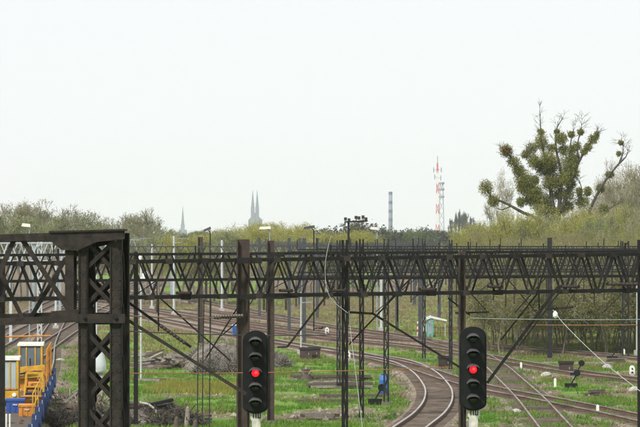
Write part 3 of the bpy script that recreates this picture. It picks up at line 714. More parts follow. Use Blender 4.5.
def cab(s, wd, ln, z0, z1, label, roof=True, body='yellow', glass='glass'):
    r_ = empty('work_cab', frame_pt(s, 0, z0), label, 'rail vehicle')
    hh = z1-z0
    mb = MB(); tb(mb, s, 0, z0+hh*.18, (wd, ln, hh*.36)); mb.build('body', body, r_)
    for a_ in (-1, 1):
        for b_ in (-1, 1):
            mb = MB(); tb(mb, s+a_*(ln/2-.05), b_*(wd/2-.05), z0+hh*.66, (.10, .10, hh*.6)); mb.build('pillar', 'yellow', r_)
    mb = MB(); tb(mb, s-ln/2+.06, 0, z0+hh*.65, (wd-.22, .02, hh*.56)); mb.build('windscreen', glass, r_)
    for q_ in (-.17, .2):
        mb = MB(); tb(mb, s-ln/2+.035, q_*wd, z0+hh*.65, (.06, .04, hh*.56)); mb.build('mullion', 'yellow', r_)
    mb = MB(); tb(mb, s-ln/2-.03, 0, z0+hh*.40, (wd*.9, .05, .05)); mb.build('grab_rail', 'orange', r_)
    mb = MB(); tb(mb, s-ln/2-.02, 0, z0+hh*.12, (wd*.96, .06, hh*.12)); mb.build('bumper', 'rubber', r_)
    for q_ in (-.36, .36):
        mb = MB(); mb.lathe(frame_pt(s-ln/2-.0, q_*wd, z0+hh*.27), (0, -1, 0), [(0, .1), (.04, .1), (.06, .07)], 12); mb.build('headlight', 'white', r_)
    mb = MB(); tb(mb, s+ln/2-.06, 0, z0+hh*.65, (wd-.22, .02, hh*.56)); mb.build('windscreen', 'glass', r_)
    for b_ in (-1, 1):
        mb = MB(); tb(mb, s, b_*(wd/2-.05), z0+hh*.65, (.02, ln-.22, hh*.56)); mb.build('side_window', 'glass', r_)
    mb = MB(); tb(mb, s-ln/2+.02, 0, z0+hh*.98, (wd+.12, .10, .10)); mb.build('roof_edge', 'white', r_)
    mb = MB(); tb(mb, s+.05, 0, z0+hh*.98, (wd+.1, ln-.04, .13)); mb.build('roof', 'cream' if roof else 'yellow', r_)
    mb = MB(); tb(mb, s-ln/2+.04, -.02, z0+hh*.52, (.05, .03, hh*.3)); mb.build('wiper', 'black', r_)
    return r_
c1 = cab(38, 1.25, 3.2, 1.14, 3.4, 'yellow work cab with white roof edge on the blue staked wagon, farther one', glass='glass_dark')
c2 = cab(17, 1.3, 2.8, 1.14, 3.45, 'yellow work cab with pale windows, nearer one at the left edge')
c2.location += Vector((-.35, 0, 0)); c1.location += Vector((.33, 0, 0))
cr_ = empty('loading_crane', frame_pt(34.0, .2, 1.13), 'folded yellow loading crane lying in front of the farther cab', 'crane')
mb = MB(); tb(mb, 33.5, .3, 1.5, (.9, 1.2, .75)); mb.build('base', 'orange', cr_)
mb = MB(); mb.tube([frame_pt(33.5, .3, 1.85), frame_pt(33.5, .3, 2.35)], .22, 12); mb.build('column', 'yellow', cr_)
mb = MB(); mb.bar(frame_pt(33.2, -.95, 2.12), frame_pt(33.2, 1.15, 2.32), .26, .24); mb.build('boom', 'yellow', cr_)
mb = MB(); mb.bar(frame_pt(32.8, -.8, 1.78), frame_pt(32.8, 1.1, 1.95), .18, .18); mb.build('second_boom', 'yellow', cr_)
mb = MB(); mb.tube([frame_pt(32.6, -.4, 1.95), frame_pt(32.6, .7, 2.14)], .05, 8); mb.build('hydraulic_ram', 'rubber', cr_)
mb = MB(); mb.bar(frame_pt(32.9, 1.05, 2.3), frame_pt(32.9, 1.3, 1.5), .12, .12); mb.build('hook_arm', 'orange', cr_)
for k_, (s_, o_, lb) in enumerate(((28, .75, 'yellow winch frame on the wagon between crane and near cab'), (44, .3, 'yellow machinery frame beyond the farther cab'))):
    wf = empty('winch_frame', frame_pt(s_, o_, 1.13), lb, 'machinery')
    for a_ in (-.5, .5):
        for b_ in (-.7, .7):
            mb = MB(); mb.bar(frame_pt(s_+b_, o_+a_, 1.13), frame_pt(s_+b_*.8, o_+a_*.8, 2.25), .08, .08); mb.build('post', 'yellow', wf)
    for z_ in (1.6, 2.25):
        f_ = .9 if z_ < 2 else .8
        for b_ in (-.7, .7):
            mb = MB(); mb.bar(frame_pt(s_+b_*f_, o_-.5*f_, z_), frame_pt(s_+b_*f_, o_+.5*f_, z_), .07, .07); mb.build('crossbar', 'yellow', wf)
    mb = MB(); mb.lathe(frame_pt(s_, o_-.4, 1.62), (1, 0, 0), [(0, .32), (.04, .32), (.05, .2), (.75, .2), (.76, .32), (.8, .32)], 16); mb.build('drum', 'orange' if k_ == 0 else 'rubber', wf)
    mb = MB(); mb.box(frame_pt(s_, o_, 1.2), (.9, 1.3, .12), trz); mb.build('base', 'rubber', wf)
rl = empty('guard_rail', frame_pt(33, 1.2, 1.13), 'yellow and orange tube railing along the work train', 'railing')
for k in range(5):
    for o_ in (-1.2, 1.2):
        mb = MB(); mb.tube([frame_pt(6+k*5, o_, 1.1), frame_pt(6+k*5, o_, 2.3)], .03, 6); mb.build('post', 'yellow', rl)
for o_ in (-1.2, 1.2):
    for z in (1.7, 2.3):
        mb = MB(); mb.tube([frame_pt(6, o_, z), frame_pt(26, o_, z)], .026, 6); mb.build('rail', 'yellow', rl)
for k in range(7):
    mb = MB(); mb.tube([frame_pt(32+k*2, 1.26, 1.1), frame_pt(32+k*2, 1.26, 3.25)], .032, 6); mb.build('post', 'orange', rl)
for z in (1.9, 2.6, 3.25):
    mb = MB(); mb.tube([frame_pt(32, 1.26, z), frame_pt(44, 1.26, z)], .028, 6); mb.build('rail', 'orange', rl)
mb = MB(); mb.tube([frame_pt(44.1, -1.3, 3.55), frame_pt(44.1, 1.26, 3.6)], .05, 6); mb.build('rail', 'orange', rl)
for nm, s, o, d, m, lb in (('toolbox', 13, .25, (.8, 1.2, .6), 'blue', 'bright blue box on the wagon below the nearer cab'), ('toolbox', 10, .85, (.7, 1.2, .5), 'orange', 'orange box on the wagon beside the blue one'), ('toolbox', 20.5, .8, (1.0, 1.6, .35), 'orange', 'low orange chest on the wagon under the crane'), ('toolbox', 21.5, -.3, (1.1, 1.4, .6), 'yellow', 'yellow chest behind the crane on the wagon')):
    r_ = empty(nm, frame_pt(s, o, 1.13), lb, 'box', 'boxes on the flat wagon')
    mb = MB(); tb(mb, s, o, 1.13+d[2]*.42, (d[0], d[1], d[2]*.84)); mb.build('body', m, r_)
    for q_ in (-.3, 0, .3):
        mb = MB(); tb(mb, s-d[1]/2-.012, o+q_*d[0], 1.13+d[2]*.42, (.05, .03, d[2]*.8)); mb.build('rib', m, r_)
    mb = MB(); tb(mb, s, o, 1.13+d[2]*.93, (d[0]+.06, d[1]+.06, d[2]*.16)); mb.build('lid', m, r_)
    mb = MB(); tb(mb, s-d[1]/2-.02, o, 1.13+d[2]*.6, (.2, .04, .06)); mb.build('clasp', 'galv', r_)
fd = empty('cable_drum', frame_pt(4, -.7, 1.13), 'bright blue drum at the lower left edge of the wagon', 'drum')
p = frame_pt(4, -.55, 1.75)
for yy in (-.3, .3):
    mb = MB(); mb.lathe(p+Vector((0, yy-.04, 0)), (0, 1, 0), [(0, .62), (.08, .62)], 28); mb.build('flange', 'blue', fd)
mb = MB(); mb.lathe(p-Vector((0, .26, 0)), (0, 1, 0), [(0, .42), (.52, .42)], 24); mb.build('winding', 'rubber', fd)
for k, x_ in enumerate((3, 6.5, 10)):
    p = at(x_, 415, 128); st = empty('marker_post', (p.x, 128, 1.1), 'short white stake at the lower left corner, %s of three' % ('left', 'middle', 'right')[k], 'stake', 'white stakes on the wagon end')
    mb = MB(); mb.tube([(p.x, 128, 1.1), p], .035, 8); mb.build('shaft', 'white', st); mb = MB(); mb.lathe(p, (0, 0, 1), [(0, .04), (.03, .03), (.05, .005)], 8); mb.build('cap', 'white', st)

# ------------------------------------------------------------------ debris, heaps, lineside gear
def timber_stack(px, py, n_, ln, ang, label, seed, m='timber', name='timber_stack', layers=2, spread=1.0):
    g_ = gnd(px, py); rnd = random.Random(seed); r_ = empty(name, g_, label, 'timber pile', 'old timber beside the tracks')
    per = max(1, math.ceil(n_/layers)); k = 0
    for lv in range(layers):
        for i in range(per):
            if k >= n_: break
            a_ = R(ang+rnd.uniform(-9, 9)); d = Vector((math.cos(a_), math.sin(a_), 0)); nn = Vector((-d.y, d.x, 0))
            c = g_+nn*((i-(per-1)/2)*.32*spread+rnd.uniform(-.06, .06))+d*rnd.uniform(-.3, .3)+Vector((0, 0, .08+lv*.165))
            l_ = ln*rnd.uniform(.75, 1.05)
            piece(r_, 'plank', c-d*l_/2+Vector((0, 0, rnd.uniform(-.02, .02))), c+d*l_/2+Vector((0, 0, rnd.uniform(-.02, .04))), .25, .15, m if rnd.random() > .2 else 'palewood', (0, 0, 1)); k += 1
    return r_
def mound(px, py, rx, ry, hh, label, seed):
    g_ = gnd(px, py); n_ = 26; V = []; 
    for j in range(n_):
        for i in range(n_):
            u = i/(n_-1)*2-1; v = j/(n_-1)*2-1; r2_ = u*u+v*v
            x_, y_ = g_.x+u*rx, g_.y+v*ry
            z = hh*max(0, 1-r2_)**.8*(.6+.7*float(vnoise(np.array(x_+seed), np.array(y_), .9, 3)))+.25*float(vnoise(np.array(x_), np.array(y_+seed), .35, 7))*max(0, 1-r2_)-.08
            V.append((x_, y_, z))
    mb = MB(); mb.add(V, [(j*n_+i, j*n_+i+1, (j+1)*n_+i+1, (j+1)*n_+i) for j in range(n_-1) for i in range(n_-1)])
    return tag(mb.build('earth_mound', 'earth'), label, 'earth mound', 'earth mounds')
M['earth'] = mat('grey_brown_earth', (.07, .06, .05), (.20, .175, .15), rough=.95, scale=2.2, bump=.6, detail=9, contrast=(.38, .62))
mound(220, 369, 2.6, 3.0, 1.5, 'lumpy grey earth mound under the brushwood behind the left signal', 1)
mound(160, 365, 2.6, 3.0, .45, 'low bare earth bank under the timber heaps', 2)
mound(185, 359, 2.4, 2.5, .4, 'low bare bank right of the timber heaps', 3)
mound(120, 424, 2.6, 1.6, .5, 'dark earth and scrap mound behind the portal foot', 4)
mound(334, 384, 2.2, 2.2, .18, 'flat bare patch under the sleeper stacks', 5)
def jumble(px, py, n_, rx, ry, hh, label, seed, mats=('timber', 'sleeper', 'palewood')):
    g_ = gnd(px, py); rnd = random.Random(seed); r_ = empty('timber_heap', g_, label, 'timber pile', 'old timber beside the tracks')
    for k in range(n_):
        a_ = rnd.uniform(-.6, .6) if rnd.random() < .7 else rnd.uniform(0, 3.1); e_ = rnd.gauss(0, .16); l_ = rnd.uniform(.7, 2.3)
        u_ = rnd.uniform(-1, 1); w_ = rnd.uniform(-1, 1); z = .08+hh*rnd.random()*max(0, 1-u_*u_)*max(0, 1-w_*w_)
        c = g_+Vector((u_*rx, w_*ry, z)); d = Vector((math.cos(a_)*math.cos(e_), math.sin(a_)*math.cos(e_), math.sin(e_)))
        piece(r_, 'plank', c-d*l_/2, c+d*l_/2, rnd.uniform(.16, .28), rnd.uniform(.09, .17), rnd.choice(mats), (0, 0, 1))
    return r_
jumble(158, 367, 30, 1.6, 1.6, 1.0, 'jumbled pile of broken sleepers on the bare bank right of the portal', 1)
jumble(178, 361, 18, 1.6, 1.2, .6, 'greyer heap of broken timber behind the dark pile on the bare bank', 2, ('timber', 'palewood'))
jumble(146, 357, 10, 1.4, 1.0, .3, 'low scatter of pale planks left of the timber heaps', 12, ('palewood', 'timber'))
jumble(150, 414, 22, 1.4, 1.2, 1.0, 'black scrap timber heaped round the curved pipe at lower left', 5, ('sleeper', 'rubber', 'timber'))
jumble(80, 418, 16, 1.2, 1.0, .8, 'dark scrap timber between siding and portal leg', 6, ('sleeper', 'timber', 'railside'))
jumble(196, 424, 12, .9, .8, .7, 'dark timber scraps at the right end of the scrap heap', 7, ('sleeper', 'timber'))
timber_stack(150, 381, 3, 1.8, -10, 'few dark sleepers in the grass below the bare bank', 3, layers=1)
timber_stack(330, 380, 7, 5.0, 4, 'long dark sleeper stack in the grass beside the tree stump', 4, layers=2)
timber_stack(338, 388, 6, 3.6, 6, 'shorter grey sleeper stack in front of the long dark one', 5, layers=2)
timber_stack(357, 397, 3, 4.2, 3, 'thin dark sleepers lying across toward the blue barrel', 6, layers=1)
timber_stack(318, 417, 3, 1.9, 2, 'low rotten timber in the grass nearest the bottom edge', 7, layers=1)
timber_stack(330, 402, 2, 3.2, 2, 'faint brown timbers half sunk in the grass', 8, layers=1, spread=2)
timber_stack(598, 395, 3, 1.2, 10, 'short dark timber stack right of the point lever', 9, layers=2)
timber_stack(615, 363, 4, 1.6, 20, 'dark timbers in the far grass at right', 10, layers=2)
timber_stack(570, 364.5, 4, 5.5, 4, 'long pale boards lying beside the far right track', 11, 'palewood', layers=1)
timber_stack(165, 413, 8, 1.5, 5, 'black timber blocks heaped in the scrap at lower left', 12, 'sleeper', layers=3)
timber_stack(137, 411, 6, 1.6, -20, 'black timbers beside the curved pipe in the scrap heap', 13, 'sleeper', layers=3)
timber_stack(70, 402, 5, 2.2, 70, 'brown timbers leaning by the siding at lower left', 14, layers=3)

def brush(name, label, pxs, seed, dens, h, m, w_=.035, ln=(.5, 1.4)):
    rnd = random.Random(seed); mb = MB(); c0 = gnd(*pxs[len(pxs)//2][:2])
    for (px, py, rx, hz) in pxs:
        g_ = gnd(px, py)
        for k in range(dens):
            a_ = rnd.uniform(0, 6.28); rr_ = math.sqrt(rnd.random()); x_ = g_.x+rx*rr_*math.cos(a_); y_ = g_.y+rx*1.2*rr_*math.sin(a_)
            top = hz*(1-rr_**2*.8); z_ = rnd.uniform(0, top)
            b_ = rnd.uniform(0, 6.28); e_ = rnd.gauss(.35, .45); l_ = rnd.uniform(*ln)
            d = Vector((math.cos(b_)*math.cos(e_), math.sin(b_)*math.cos(e_), math.sin(e_)))
            p = Vector((x_, y_, z_)); q_ = p+d*l_; q_.z = max(q_.z, .02)
            mb.bar(p-d*.1, q_, w_*rnd.uniform(.5, 1.5), w_)
    r_ = empty(name, c0, label, 'brushwood', 'brushwood heaps'); o = mb.build('branches', m, r_); o['kind'] = 'stuff'
    return r_
brush('brushwood_heap', 'large grey heap of cut brushwood behind the left signal', [(207, 374, .9, 1.3), (222, 372, 1.3, 1.8), (236, 373, 1.0, 1.5), (213, 366, 1.2, 2.0), (228, 362, 1.6, 1.9), (200, 362, .9, 1.1), (243, 366, .9, 1.2)], 2, 520, 2, 'brush', .028, (.2, .6))
brush('brushwood_heap', 'small grey heap of brushwood right of the brown mast', [(275, 366, .9, 1.2), (268, 364, .9, 1.3), (283, 367, .6, .8)], 3, 260, 2, 'brush', .028, (.2, .6))
brush('brushwood_heap', 'dark tangle of scrap branches along the bottom left edge', [(50+i*11, 424+3*math.sin(i*2.1), .55, .65+.3*math.sin(i*1.7)) for i in range(14)], 4, 110, 2, 'barkdark', .035, (.2, .6))
brush('brushwood_heap', 'dry brown branches beside the siding under the portal', [(62, 408, .7, .8), (72, 412, .6, .9), (98, 408, .7, .9)], 5, 130, 2, 'twig', .03, (.4, .9))
mb = MB(); 
st = empty('tree_stump', gnd(306, 381), 'pale broken tree stump in the grass left of the sleeper stacks', 'stump'); g_ = gnd(306, 381)
mb.lathe(g_, (.05, 0, 1), [(0, .42), (.15, .34), (.45, .27), (.75, .33), (.8, .1)], 11); mb.build('trunk', 'timber', st)
for dx, dz in ((-.34, .55), (.3, .5), (.0, .85)):
    mb = MB(); mb.tube([g_+Vector((dx*.4, -.1, .45)), g_+Vector((dx*1.1, -.2, .45+dz*.35)), g_+Vector((dx*1.4, -.2, dz+.05))], .14, 7, .05); mb.build('broken_limb', 'palewood', st)
cp = empty('curved_pipe', gnd(150, 418), 'pale curved pipe arching out of the dark scrap heap', 'pipe'); g_ = gnd(152, 420)
mb = MB(); mb.tube([g_+Vector((-.55, 0, .85)), g_+Vector((-.2, -.05, .8)), g_+Vector((.15, -.1, .55)), g_+Vector((.32, -.1, .15)), g_+Vector((.34, -.1, -.05))], .06, 10); mb.build('bend', 'concrete', cp, True)
mb = MB(); mb.tube([g_+Vector((-.6, 0, .85)), g_+Vector((-.53, 0, .85))], .085, 10); mb.build('collar', 'concrete', cp, True)
for k, (x0, y0, x1, y1, lb, m) in enumerate(((134, 421, 139, 403, 'thin rusty rod standing in the scrap heap', 'railside'), (124, 412, 134, 424, 'pale plank slanting out of the scrap at the portal foot', 'palewood'), (65, 402, 77, 392, 'pale board leaning left of the portal', 'palewood'))):
    Y = 156; o = MB(); o.bar(at(x0, y0, Y), at(x1, y1, Y), .10 if k else .05, .05); tag(o.build('plank' if k else 'steel_rod', m), lb, 'plank' if k else 'rod')
wire('loose_cable', 'pale cable on the ground slanting up to the portal leg', [gnd(18, 430, .1), gnd(31, 420, .12), gnd(48, 409, .1), gnd(64, 399, .12), gnd(80, 388, .1)], .05, 'palewood')
# stumps standing in the lower left grass
for k, (px, py, hh) in enumerate(((187, 427, .9), (176, 431, .6), (195, 432, .5))):
    g_ = gnd(px, py); r_ = empty('wooden_stake', g_, ('tallest grey stake at the edge of the scrap heap', 'broad grey stake in the scrap heap', 'short grey stake nearest the hanging cables')[k], 'stake', 'grey wooden stakes')
    mb = MB(); mb.lathe(g_, (.04, 0, 1), [(0, .15), (hh*.6, .12), (hh, .09), (hh+.1, .01)], 9); mb.build('shaft', 'palewood' if k == 0 else 'timber', r_)

def lineside(px, py, kind, label, seed=0):
    g_ = gnd(px, py)
    if kind == 'stake':
        r_ = empty('distance_marker', g_, label, 'marker', 'white lineside markers'); mb = MB(); mb.box(g_+Vector((0, 0, .22)), (.14, .12, .5)); mb.build('post', 'white', r_)
        mb = MB(); mb.add([g_+Vector(v) for v in ((-.07, -.06, .47), (.07, -.06, .47), (.07, .06, .47), (-.07, .06, .47), (0, 0, .55))], [(0, 1, 4), (1, 2, 4), (2, 3, 4), (3, 0, 4), (3, 2, 1, 0)]); mb.build('cap', 'white', r_)
    if kind == 'lever':
        r_ = empty('point_lever', g_, label, 'point lever', 'point levers'); mb = MB(); mb.box(g_+Vector((0, 0, .14)), (.75, .4, .3)); mb.build('box', 'black', r_)
        mb = MB(); mb.tube([g_+Vector((0, 0, .25)), g_+Vector((.35, 0, .85))], .04, 8); mb.build('arm', 'black', r_)
        mb = MB(); mb.lathe(g_+Vector((.35, -.16, .9)), (0, 1, 0), [(0, .18), (.05, .2), (.28, .2), (.32, .18)], 14); mb.build('weight', 'black', r_)
    if kind == 'dwarf':
        r_ = empty('dwarf_signal', g_, label, 'signal', 'dwarf signals'); mb = MB(); mb.box(g_+Vector((0, 0, .2)), (.25, .25, .4)); mb.build('foot', 'concrete', r_)
        mb = MB(); mb.prism([(g_.x-.17, .25), (g_.x+.17, .25), (g_.x+.17, .66), (g_.x+.08, .8), (g_.x-.08, .8), (g_.x-.17, .66)], g_.y-.12, g_.y+.12); mb.build('head', 'white', r_)
        for z in (.38, .6):
            mb = MB(); mb.lathe((g_.x, g_.y-.121, z), (0, -1, 0), [(0, .055), (.03, .055), (.04, .03)], 12); mb.build('lens', 'darklens', r_)
    if kind == 'cabinet':
        r_ = empty('relay_box', g_, label, 'cabinet', 'lineside cabinets'); mb = MB(); mb.box(g_+Vector((0, 0, .35)), (.9, .6, .7)); mb.build('body', 'steel_brown', r_)
        mb = MB(); mb.add([g_+Vector(v) for v in ((-.52, -.36, .7), (.52, -.36, .7), (.52, .36, .7), (-.52, .36, .7), (-.5, 0, .86), (.5, 0, .86))], [(0, 1, 5, 4), (2, 3, 4, 5), (0, 4, 3), (1, 2, 5), (3, 2, 1, 0)]); mb.build('lid', 'steel_dark', r_)
        mb = MB(); mb.box(g_+Vector((.2, -.32, .4)), (.05, .04, .16)); mb.build('latch', 'galv_mid', r_)
    if kind == 'rock':
        rnd = random.Random(seed); o = MB(); o.lathe(g_-Vector((0, 0, .05)), (rnd.uniform(-.2, .2), 0, 1), [(0, .35), (.1, .4), (.25, .3), (.33, .08)], 7)
        tag(o.build('boulder', 'concrete'), label, 'stone', 'pale stones in the grass'); return
for px, py, k, lb in ((555, 387, 'stake', 'white stake left of the point lever'), (597.5, 415, 'stake', 'white stake beside the crossing track near the bottom edge'), (521, 370, 'stake', 'small white stake among the far rails'), (624, 356, 'stake', 'white stake before the dark lattice mast at right'),
                      (571, 388, 'lever', 'black weighted point lever lying beside the turnout'), (576, 377, 'lever', 'black point lever box farther behind'), (612, 360, 'lever', 'dark point lever in the far grass at right'), (375, 404, 'lever', 'dark point lever in the grass left of the blue barrel'),
                      (632, 378, 'dwarf', 'white dwarf signal at the right edge of the yard'), (348, 362, 'dwarf', 'white dwarf signal left of the tall lattice posts'), (327, 336, 'dwarf', 'small white dwarf signal farther back in the middle'),
                      (306, 359, 'cabinet', 'dark lineside cabinet by the short pale green post'), (314, 358.5, 'cabinet', 'second dark cabinet right of the pale green post'), (445, 368, 'cabinet', 'flat dark box on the ground left of the right signal'), (566, 374, 'cabinet', 'dark box in the grass behind the turnout'),
                      (546, 376, 'rock', 'pale stone beside the far rails'), (607, 368, 'rock', 'pale stone under the white guy rope'), (634, 391, 'rock', 'flat pale stone at the right edge'), (516, 414, 'rock', 'pale stone between the turnout rails'), (60, 362, 'rock', 'white stone in the grass by the work train')):
    lineside(px, py, k, lb, px)
# blue things
bd = empty('blue_barrel', gnd(383, 401), 'upright bright blue barrel beside the lattice post', 'barrel'); g_ = gnd(383, 396)
bd.location = g_
mb = MB(); mb.lathe(g_+Vector((0, 0, .15)), (.05, 0, 1), [(0, .2), (.05, .24), (.3, .25), (.34, .27), (.38, .25), (.7, .25), (.74, .27), (.78, .25), (1.0, .24), (1.04, .2)], 14); mb.build('body', 'skyblue', bd, True)
mb = MB(); mb.lathe(g_+Vector((.07, 0, 1.19)), (.05, 0, 1), [(0, .18), (.05, .18), (.06, .02)], 12); mb.build('lid', 'darkblue', bd)
mb = MB(); mb.box(g_+Vector((0, 0, .05)), (.7, .6, .2)); mb.build('pallet', 'timber', bd)
tb2 = empty('portable_toilet', gnd(235, 337), 'small bright blue cabin far off between the masts', 'cabin'); g_ = gnd(235, 337)
mb = MB(); mb.box(g_+Vector((0, 0, .52)), (.5, .5, 1.05)); mb.build('body', 'skyblue', tb2)
mb = MB(); mb.box(g_+Vector((0, -.26, .52)), (.36, .03, .9)); mb.build('door', 'blue', tb2)
mb = MB(); mb.box(g_+Vector((0, 0, 1.08)), (.56, .56, .07)); mb.build('roof', 'white', tb2)
# white sheeted thing seen between the portal legs
wt = empty('water_tank', gnd(99, 400), 'white rounded tank on a grey stand seen between the portal legs', 'tank'); g_ = gnd(99, 400); bs = F/g_.y
mb = MB(); mb.lathe(g_+Vector((.08, 0, 1.5)), (-.12, 0, 1), [(0, .30), (.12, .36), (.5, .38), (1.1, .33), (1.75, .26), (2.0, .12), (2.03, .01)], 16); mb.build('tank', 'tarp', wt, True)
mb = MB(); mb.box(g_+Vector((.05, 0, .9)), (.36, .36, 2.0)); mb.build('stand', 'concrete', wt)
# shelter in the far middle
sh = empty('trackside_shelter', gnd(430, 337), 'small teal and white trackside shelter in the far middle', 'shelter'); g_ = gnd(430, 337)
mb = MB(); mb.box(g_+Vector((0, 0, .95)), (.55, 1.0, 1.9)); mb.build('cabin', 'teal', sh)
mb = MB(); mb.add([g_+Vector(v) for v in ((-1.15, -.6, 1.35), (.05, -.6, 1.95), (.05, .6, 1.95), (-1.15, .6, 1.35), (-1.15, -.6, 1.22), (.05, -.6, 1.7), (.05, .6, 1.7), (-1.15, .6, 1.22))], [(0, 1, 2, 3), (7, 6, 5, 4), (0, 4, 5, 1), (1, 5, 6, 2), (2, 6, 7, 3), (3, 7, 4, 0)]); mb.build('roof_panel', 'white', sh)
mb = MB(); mb.add([g_+Vector(v) for v in ((.05, -.6, 1.9), (1.5, -.6, 1.55), (1.5, .6, 1.55), (.05, .6, 1.9), (.05, -.6, 1.72), (1.5, -.6, 1.42), (1.5, .6, 1.42), (.05, .6, 1.72))], [(0, 1, 2, 3), (7, 6, 5, 4), (0, 4, 5, 1), (1, 5, 6, 2), (2, 6, 7, 3), (3, 7, 4, 0)]); mb.build('roof_panel', 'white', sh)
mb = MB(); mb.box(g_+Vector((-.62, -.1, .85)), (.55, .7, .7)); mb.build('wall_panel', 'white', sh)
mb = MB(); mb.box(g_+Vector((0, -.51, 1.0)), (.3, .03, 1.5)); mb.build('door', 'galv_mid', sh)
for x_ in (-1.0, 1.35):
    mb = MB(); mb.bar(g_+Vector((x_, -.4, 0)), g_+Vector((x_, -.4, 1.4)), .06, .06); mb.build('post', 'galv', sh)
for k, px in enumerate((418, 421.5)):
    g_ = gnd(px, 336.5); r_ = empty('warning_post', g_, '%s of two white and red posts beside the shelter' % ('left', 'right')[k], 'post', 'white and red posts')
    mb = MB(); mb.box(g_+Vector((0, 0, .45)), (.2, .15, .9)); mb.build('shaft', 'white', r_); mb = MB(); mb.box(g_+Vector((0, -.09, .55)), (.21, .03, .22)); mb.build('red_band', 'red', r_)
fc = empty('red_fence', (0, 289, 0), 'low faded red fence right of the shelter', 'fence'); 
for k in range(14):
    g_ = gnd(434+k*2.6, 335); fc.location = (0, 289, 0)
    mb = MB(); mb.box((g_.x, 291, .45), (.05, .05, .9)); mb.build('picket', 'railside', fc)
for z in (.3, .75):
    mb = MB(); mb.bar((at(434, 0, 291).x, 291.05, z), (at(468, 0, 291).x, 291.05, z), .05, .05); mb.build('rail', 'railside', fc)

# ------------------------------------------------------------------ plants
def growth(rnd, height, r0, levels, nchild, spread, up, trunkfrac, ratio=.62, fast=1.0):
    segs, tips = [], []
    def rec(p, d, ln, r, lev):
        k = 3 if lev == levels else 2
        for i in range(k):
            d = (d+Vector((rnd.gauss(0, .13), rnd.gauss(0, .13), rnd.gauss(0, .06)+up))).normalized()
            q_ = p+d*ln/k; r2 = max(r*(.86 if i < k-1 else .75), .008); segs.append((p, q_, r, r2, lev)); p = q_; r = r2
            if lev < levels and lev > 0 and rnd.random() < .55 or (lev == levels and i >= 1):
                side(p, d, ln, r, lev)
        if lev == 0: tips.append((p, d)); return
        for i in range(nchild): side(p, d, ln, r, lev)
    def side(p, d, ln, r, lev):
        if lev == 0: return
        a_ = rnd.uniform(0, 6.283); o = d.orthogonal().normalized(); o = Matrix.Rotation(a_, 3, d)@o
        sp = spread*rnd.uniform(.6, 1.35); nd = (d*math.cos(sp)+o*math.sin(sp)).normalized()
        rec(p, nd, ln*ratio*rnd.uniform(.75, 1.2), r*.62, lev-1)
    rec(Vector((0, 0, 0)), Vector((rnd.gauss(0, .04), rnd.gauss(0, .04), 1)).normalized(), height*trunkfrac, r0, levels)
    mz = max(s[1].z for s in segs); k = height/mz
    segs = [(a_*k, b_*k, r*1, r2, lv) for a_, b_, r, r2, lv in segs]; tips = [(a_*k, b_) for a_, b_ in tips]
    return segs, tips
def segmesh(name, segs, m, n_=3, rmin=.01):
    V, Fc = [], []
    for p, q_, r, r2, lv in segs:
        d = (q_-p).normalized(); ux = d.orthogonal().normalized(); uy = d.cross(ux); o = len(V); kk = 5 if r > .06 else n_
        for c, rr_ in ((p-d*r*.3, r), (q_, r2)):
            rr_ = max(rr_, rmin)
            V += [tuple(c+(ux*math.cos(6.283*j/kk)+uy*math.sin(6.283*j/kk))*rr_) for j in range(kk)]
        Fc += [(o+j, o+(j+1) % kk, o+kk+(j+1) % kk, o+kk+j) for j in range(kk)]
    return V, Fc
def leaves(rs, pts, size, flat=.0):
    pts = np.asarray(pts); n_ = len(pts)
    a_ = rs.normal(size=(n_, 3)); a_ /= np.linalg.norm(a_, axis=1)[:, None]
    b_ = rs.normal(size=(n_, 3)); b_ -= a_*(a_*b_).sum(1)[:, None]; b_ /= np.linalg.norm(b_, axis=1)[:, None]
    s = size*rs.uniform(.5, 1.3, size=(n_, 1)); 
    V = np.stack([pts-a_*s, pts+b_*s*.5, pts+a_*s, pts-b_*s*.5], 1).reshape(-1, 3)
    Fc = np.arange(n_*4).reshape(-1, 4)
    return V, Fc
def mixmesh(name, parts):                    # parts: list of (V, F, material)
    me = bpy.data.meshes.new(name); Vs, Fs, mi, o = [], [], [], 0
    for k, (V, Fc, m) in enumerate(parts):
        V = [tuple(v) for v in V]; Vs += V; Fs += [tuple(int(i)+o for i in f) for f in Fc]; mi += [k]*len(Fc); o += len(V); me.materials.append(M[m])
    me.from_pydata(Vs, [], Fs); me.polygons.foreach_set('material_index', mi); return me
KINDS = {}; KH = {}
def treekind(key, n_var, height, r0, levels, nchild, spread, up, tf, bark, twig, leaf, nleaf, lsize, jit, rmin=.012, ratio=.62, name='tree'):
    out = []
    for v in range(n_var):
        rnd = random.Random(hash(key) % 1000 if False else sum(map(ord, key))*7+v); rs = np.random.default_rng(sum(map(ord, key))+v)
        segs, tips = growth(rnd, height, r0, levels, nchild, spread, up, tf, ratio)
        big = [s for s in segs if s[4] >= levels-1]; small = [s for s in segs if s[4] < levels-1]
        V, Fc = segmesh('t', big, bark); tm = mixmesh('trunk', [(V, Fc, bark)])
        V, Fc = segmesh('c', small, twig, rmin=rmin); parts = [(V, Fc, twig)]
        if nleaf:
            ends = [s for s in segs if s[4] <= (3 if key == 'shrub' else 1)]; idx = rs.integers(0, len(ends), nleaf); t_ = rs.random(nleaf)
            P_ = np.array([ends[i][0].lerp(ends[i][1], float(tt)) for i, tt in zip(idx, t_)])+rs.normal(size=(nleaf, 3))*jit
            P_ = P_[P_[:, 2] > .08]
            V, Fc = leaves(rs, P_, lsize); parts.append((V, Fc, leaf))
        out.append((tm, mixmesh('crown', parts)))
    KINDS[key] = (out, name); KH[key] = height
cnt = [0]
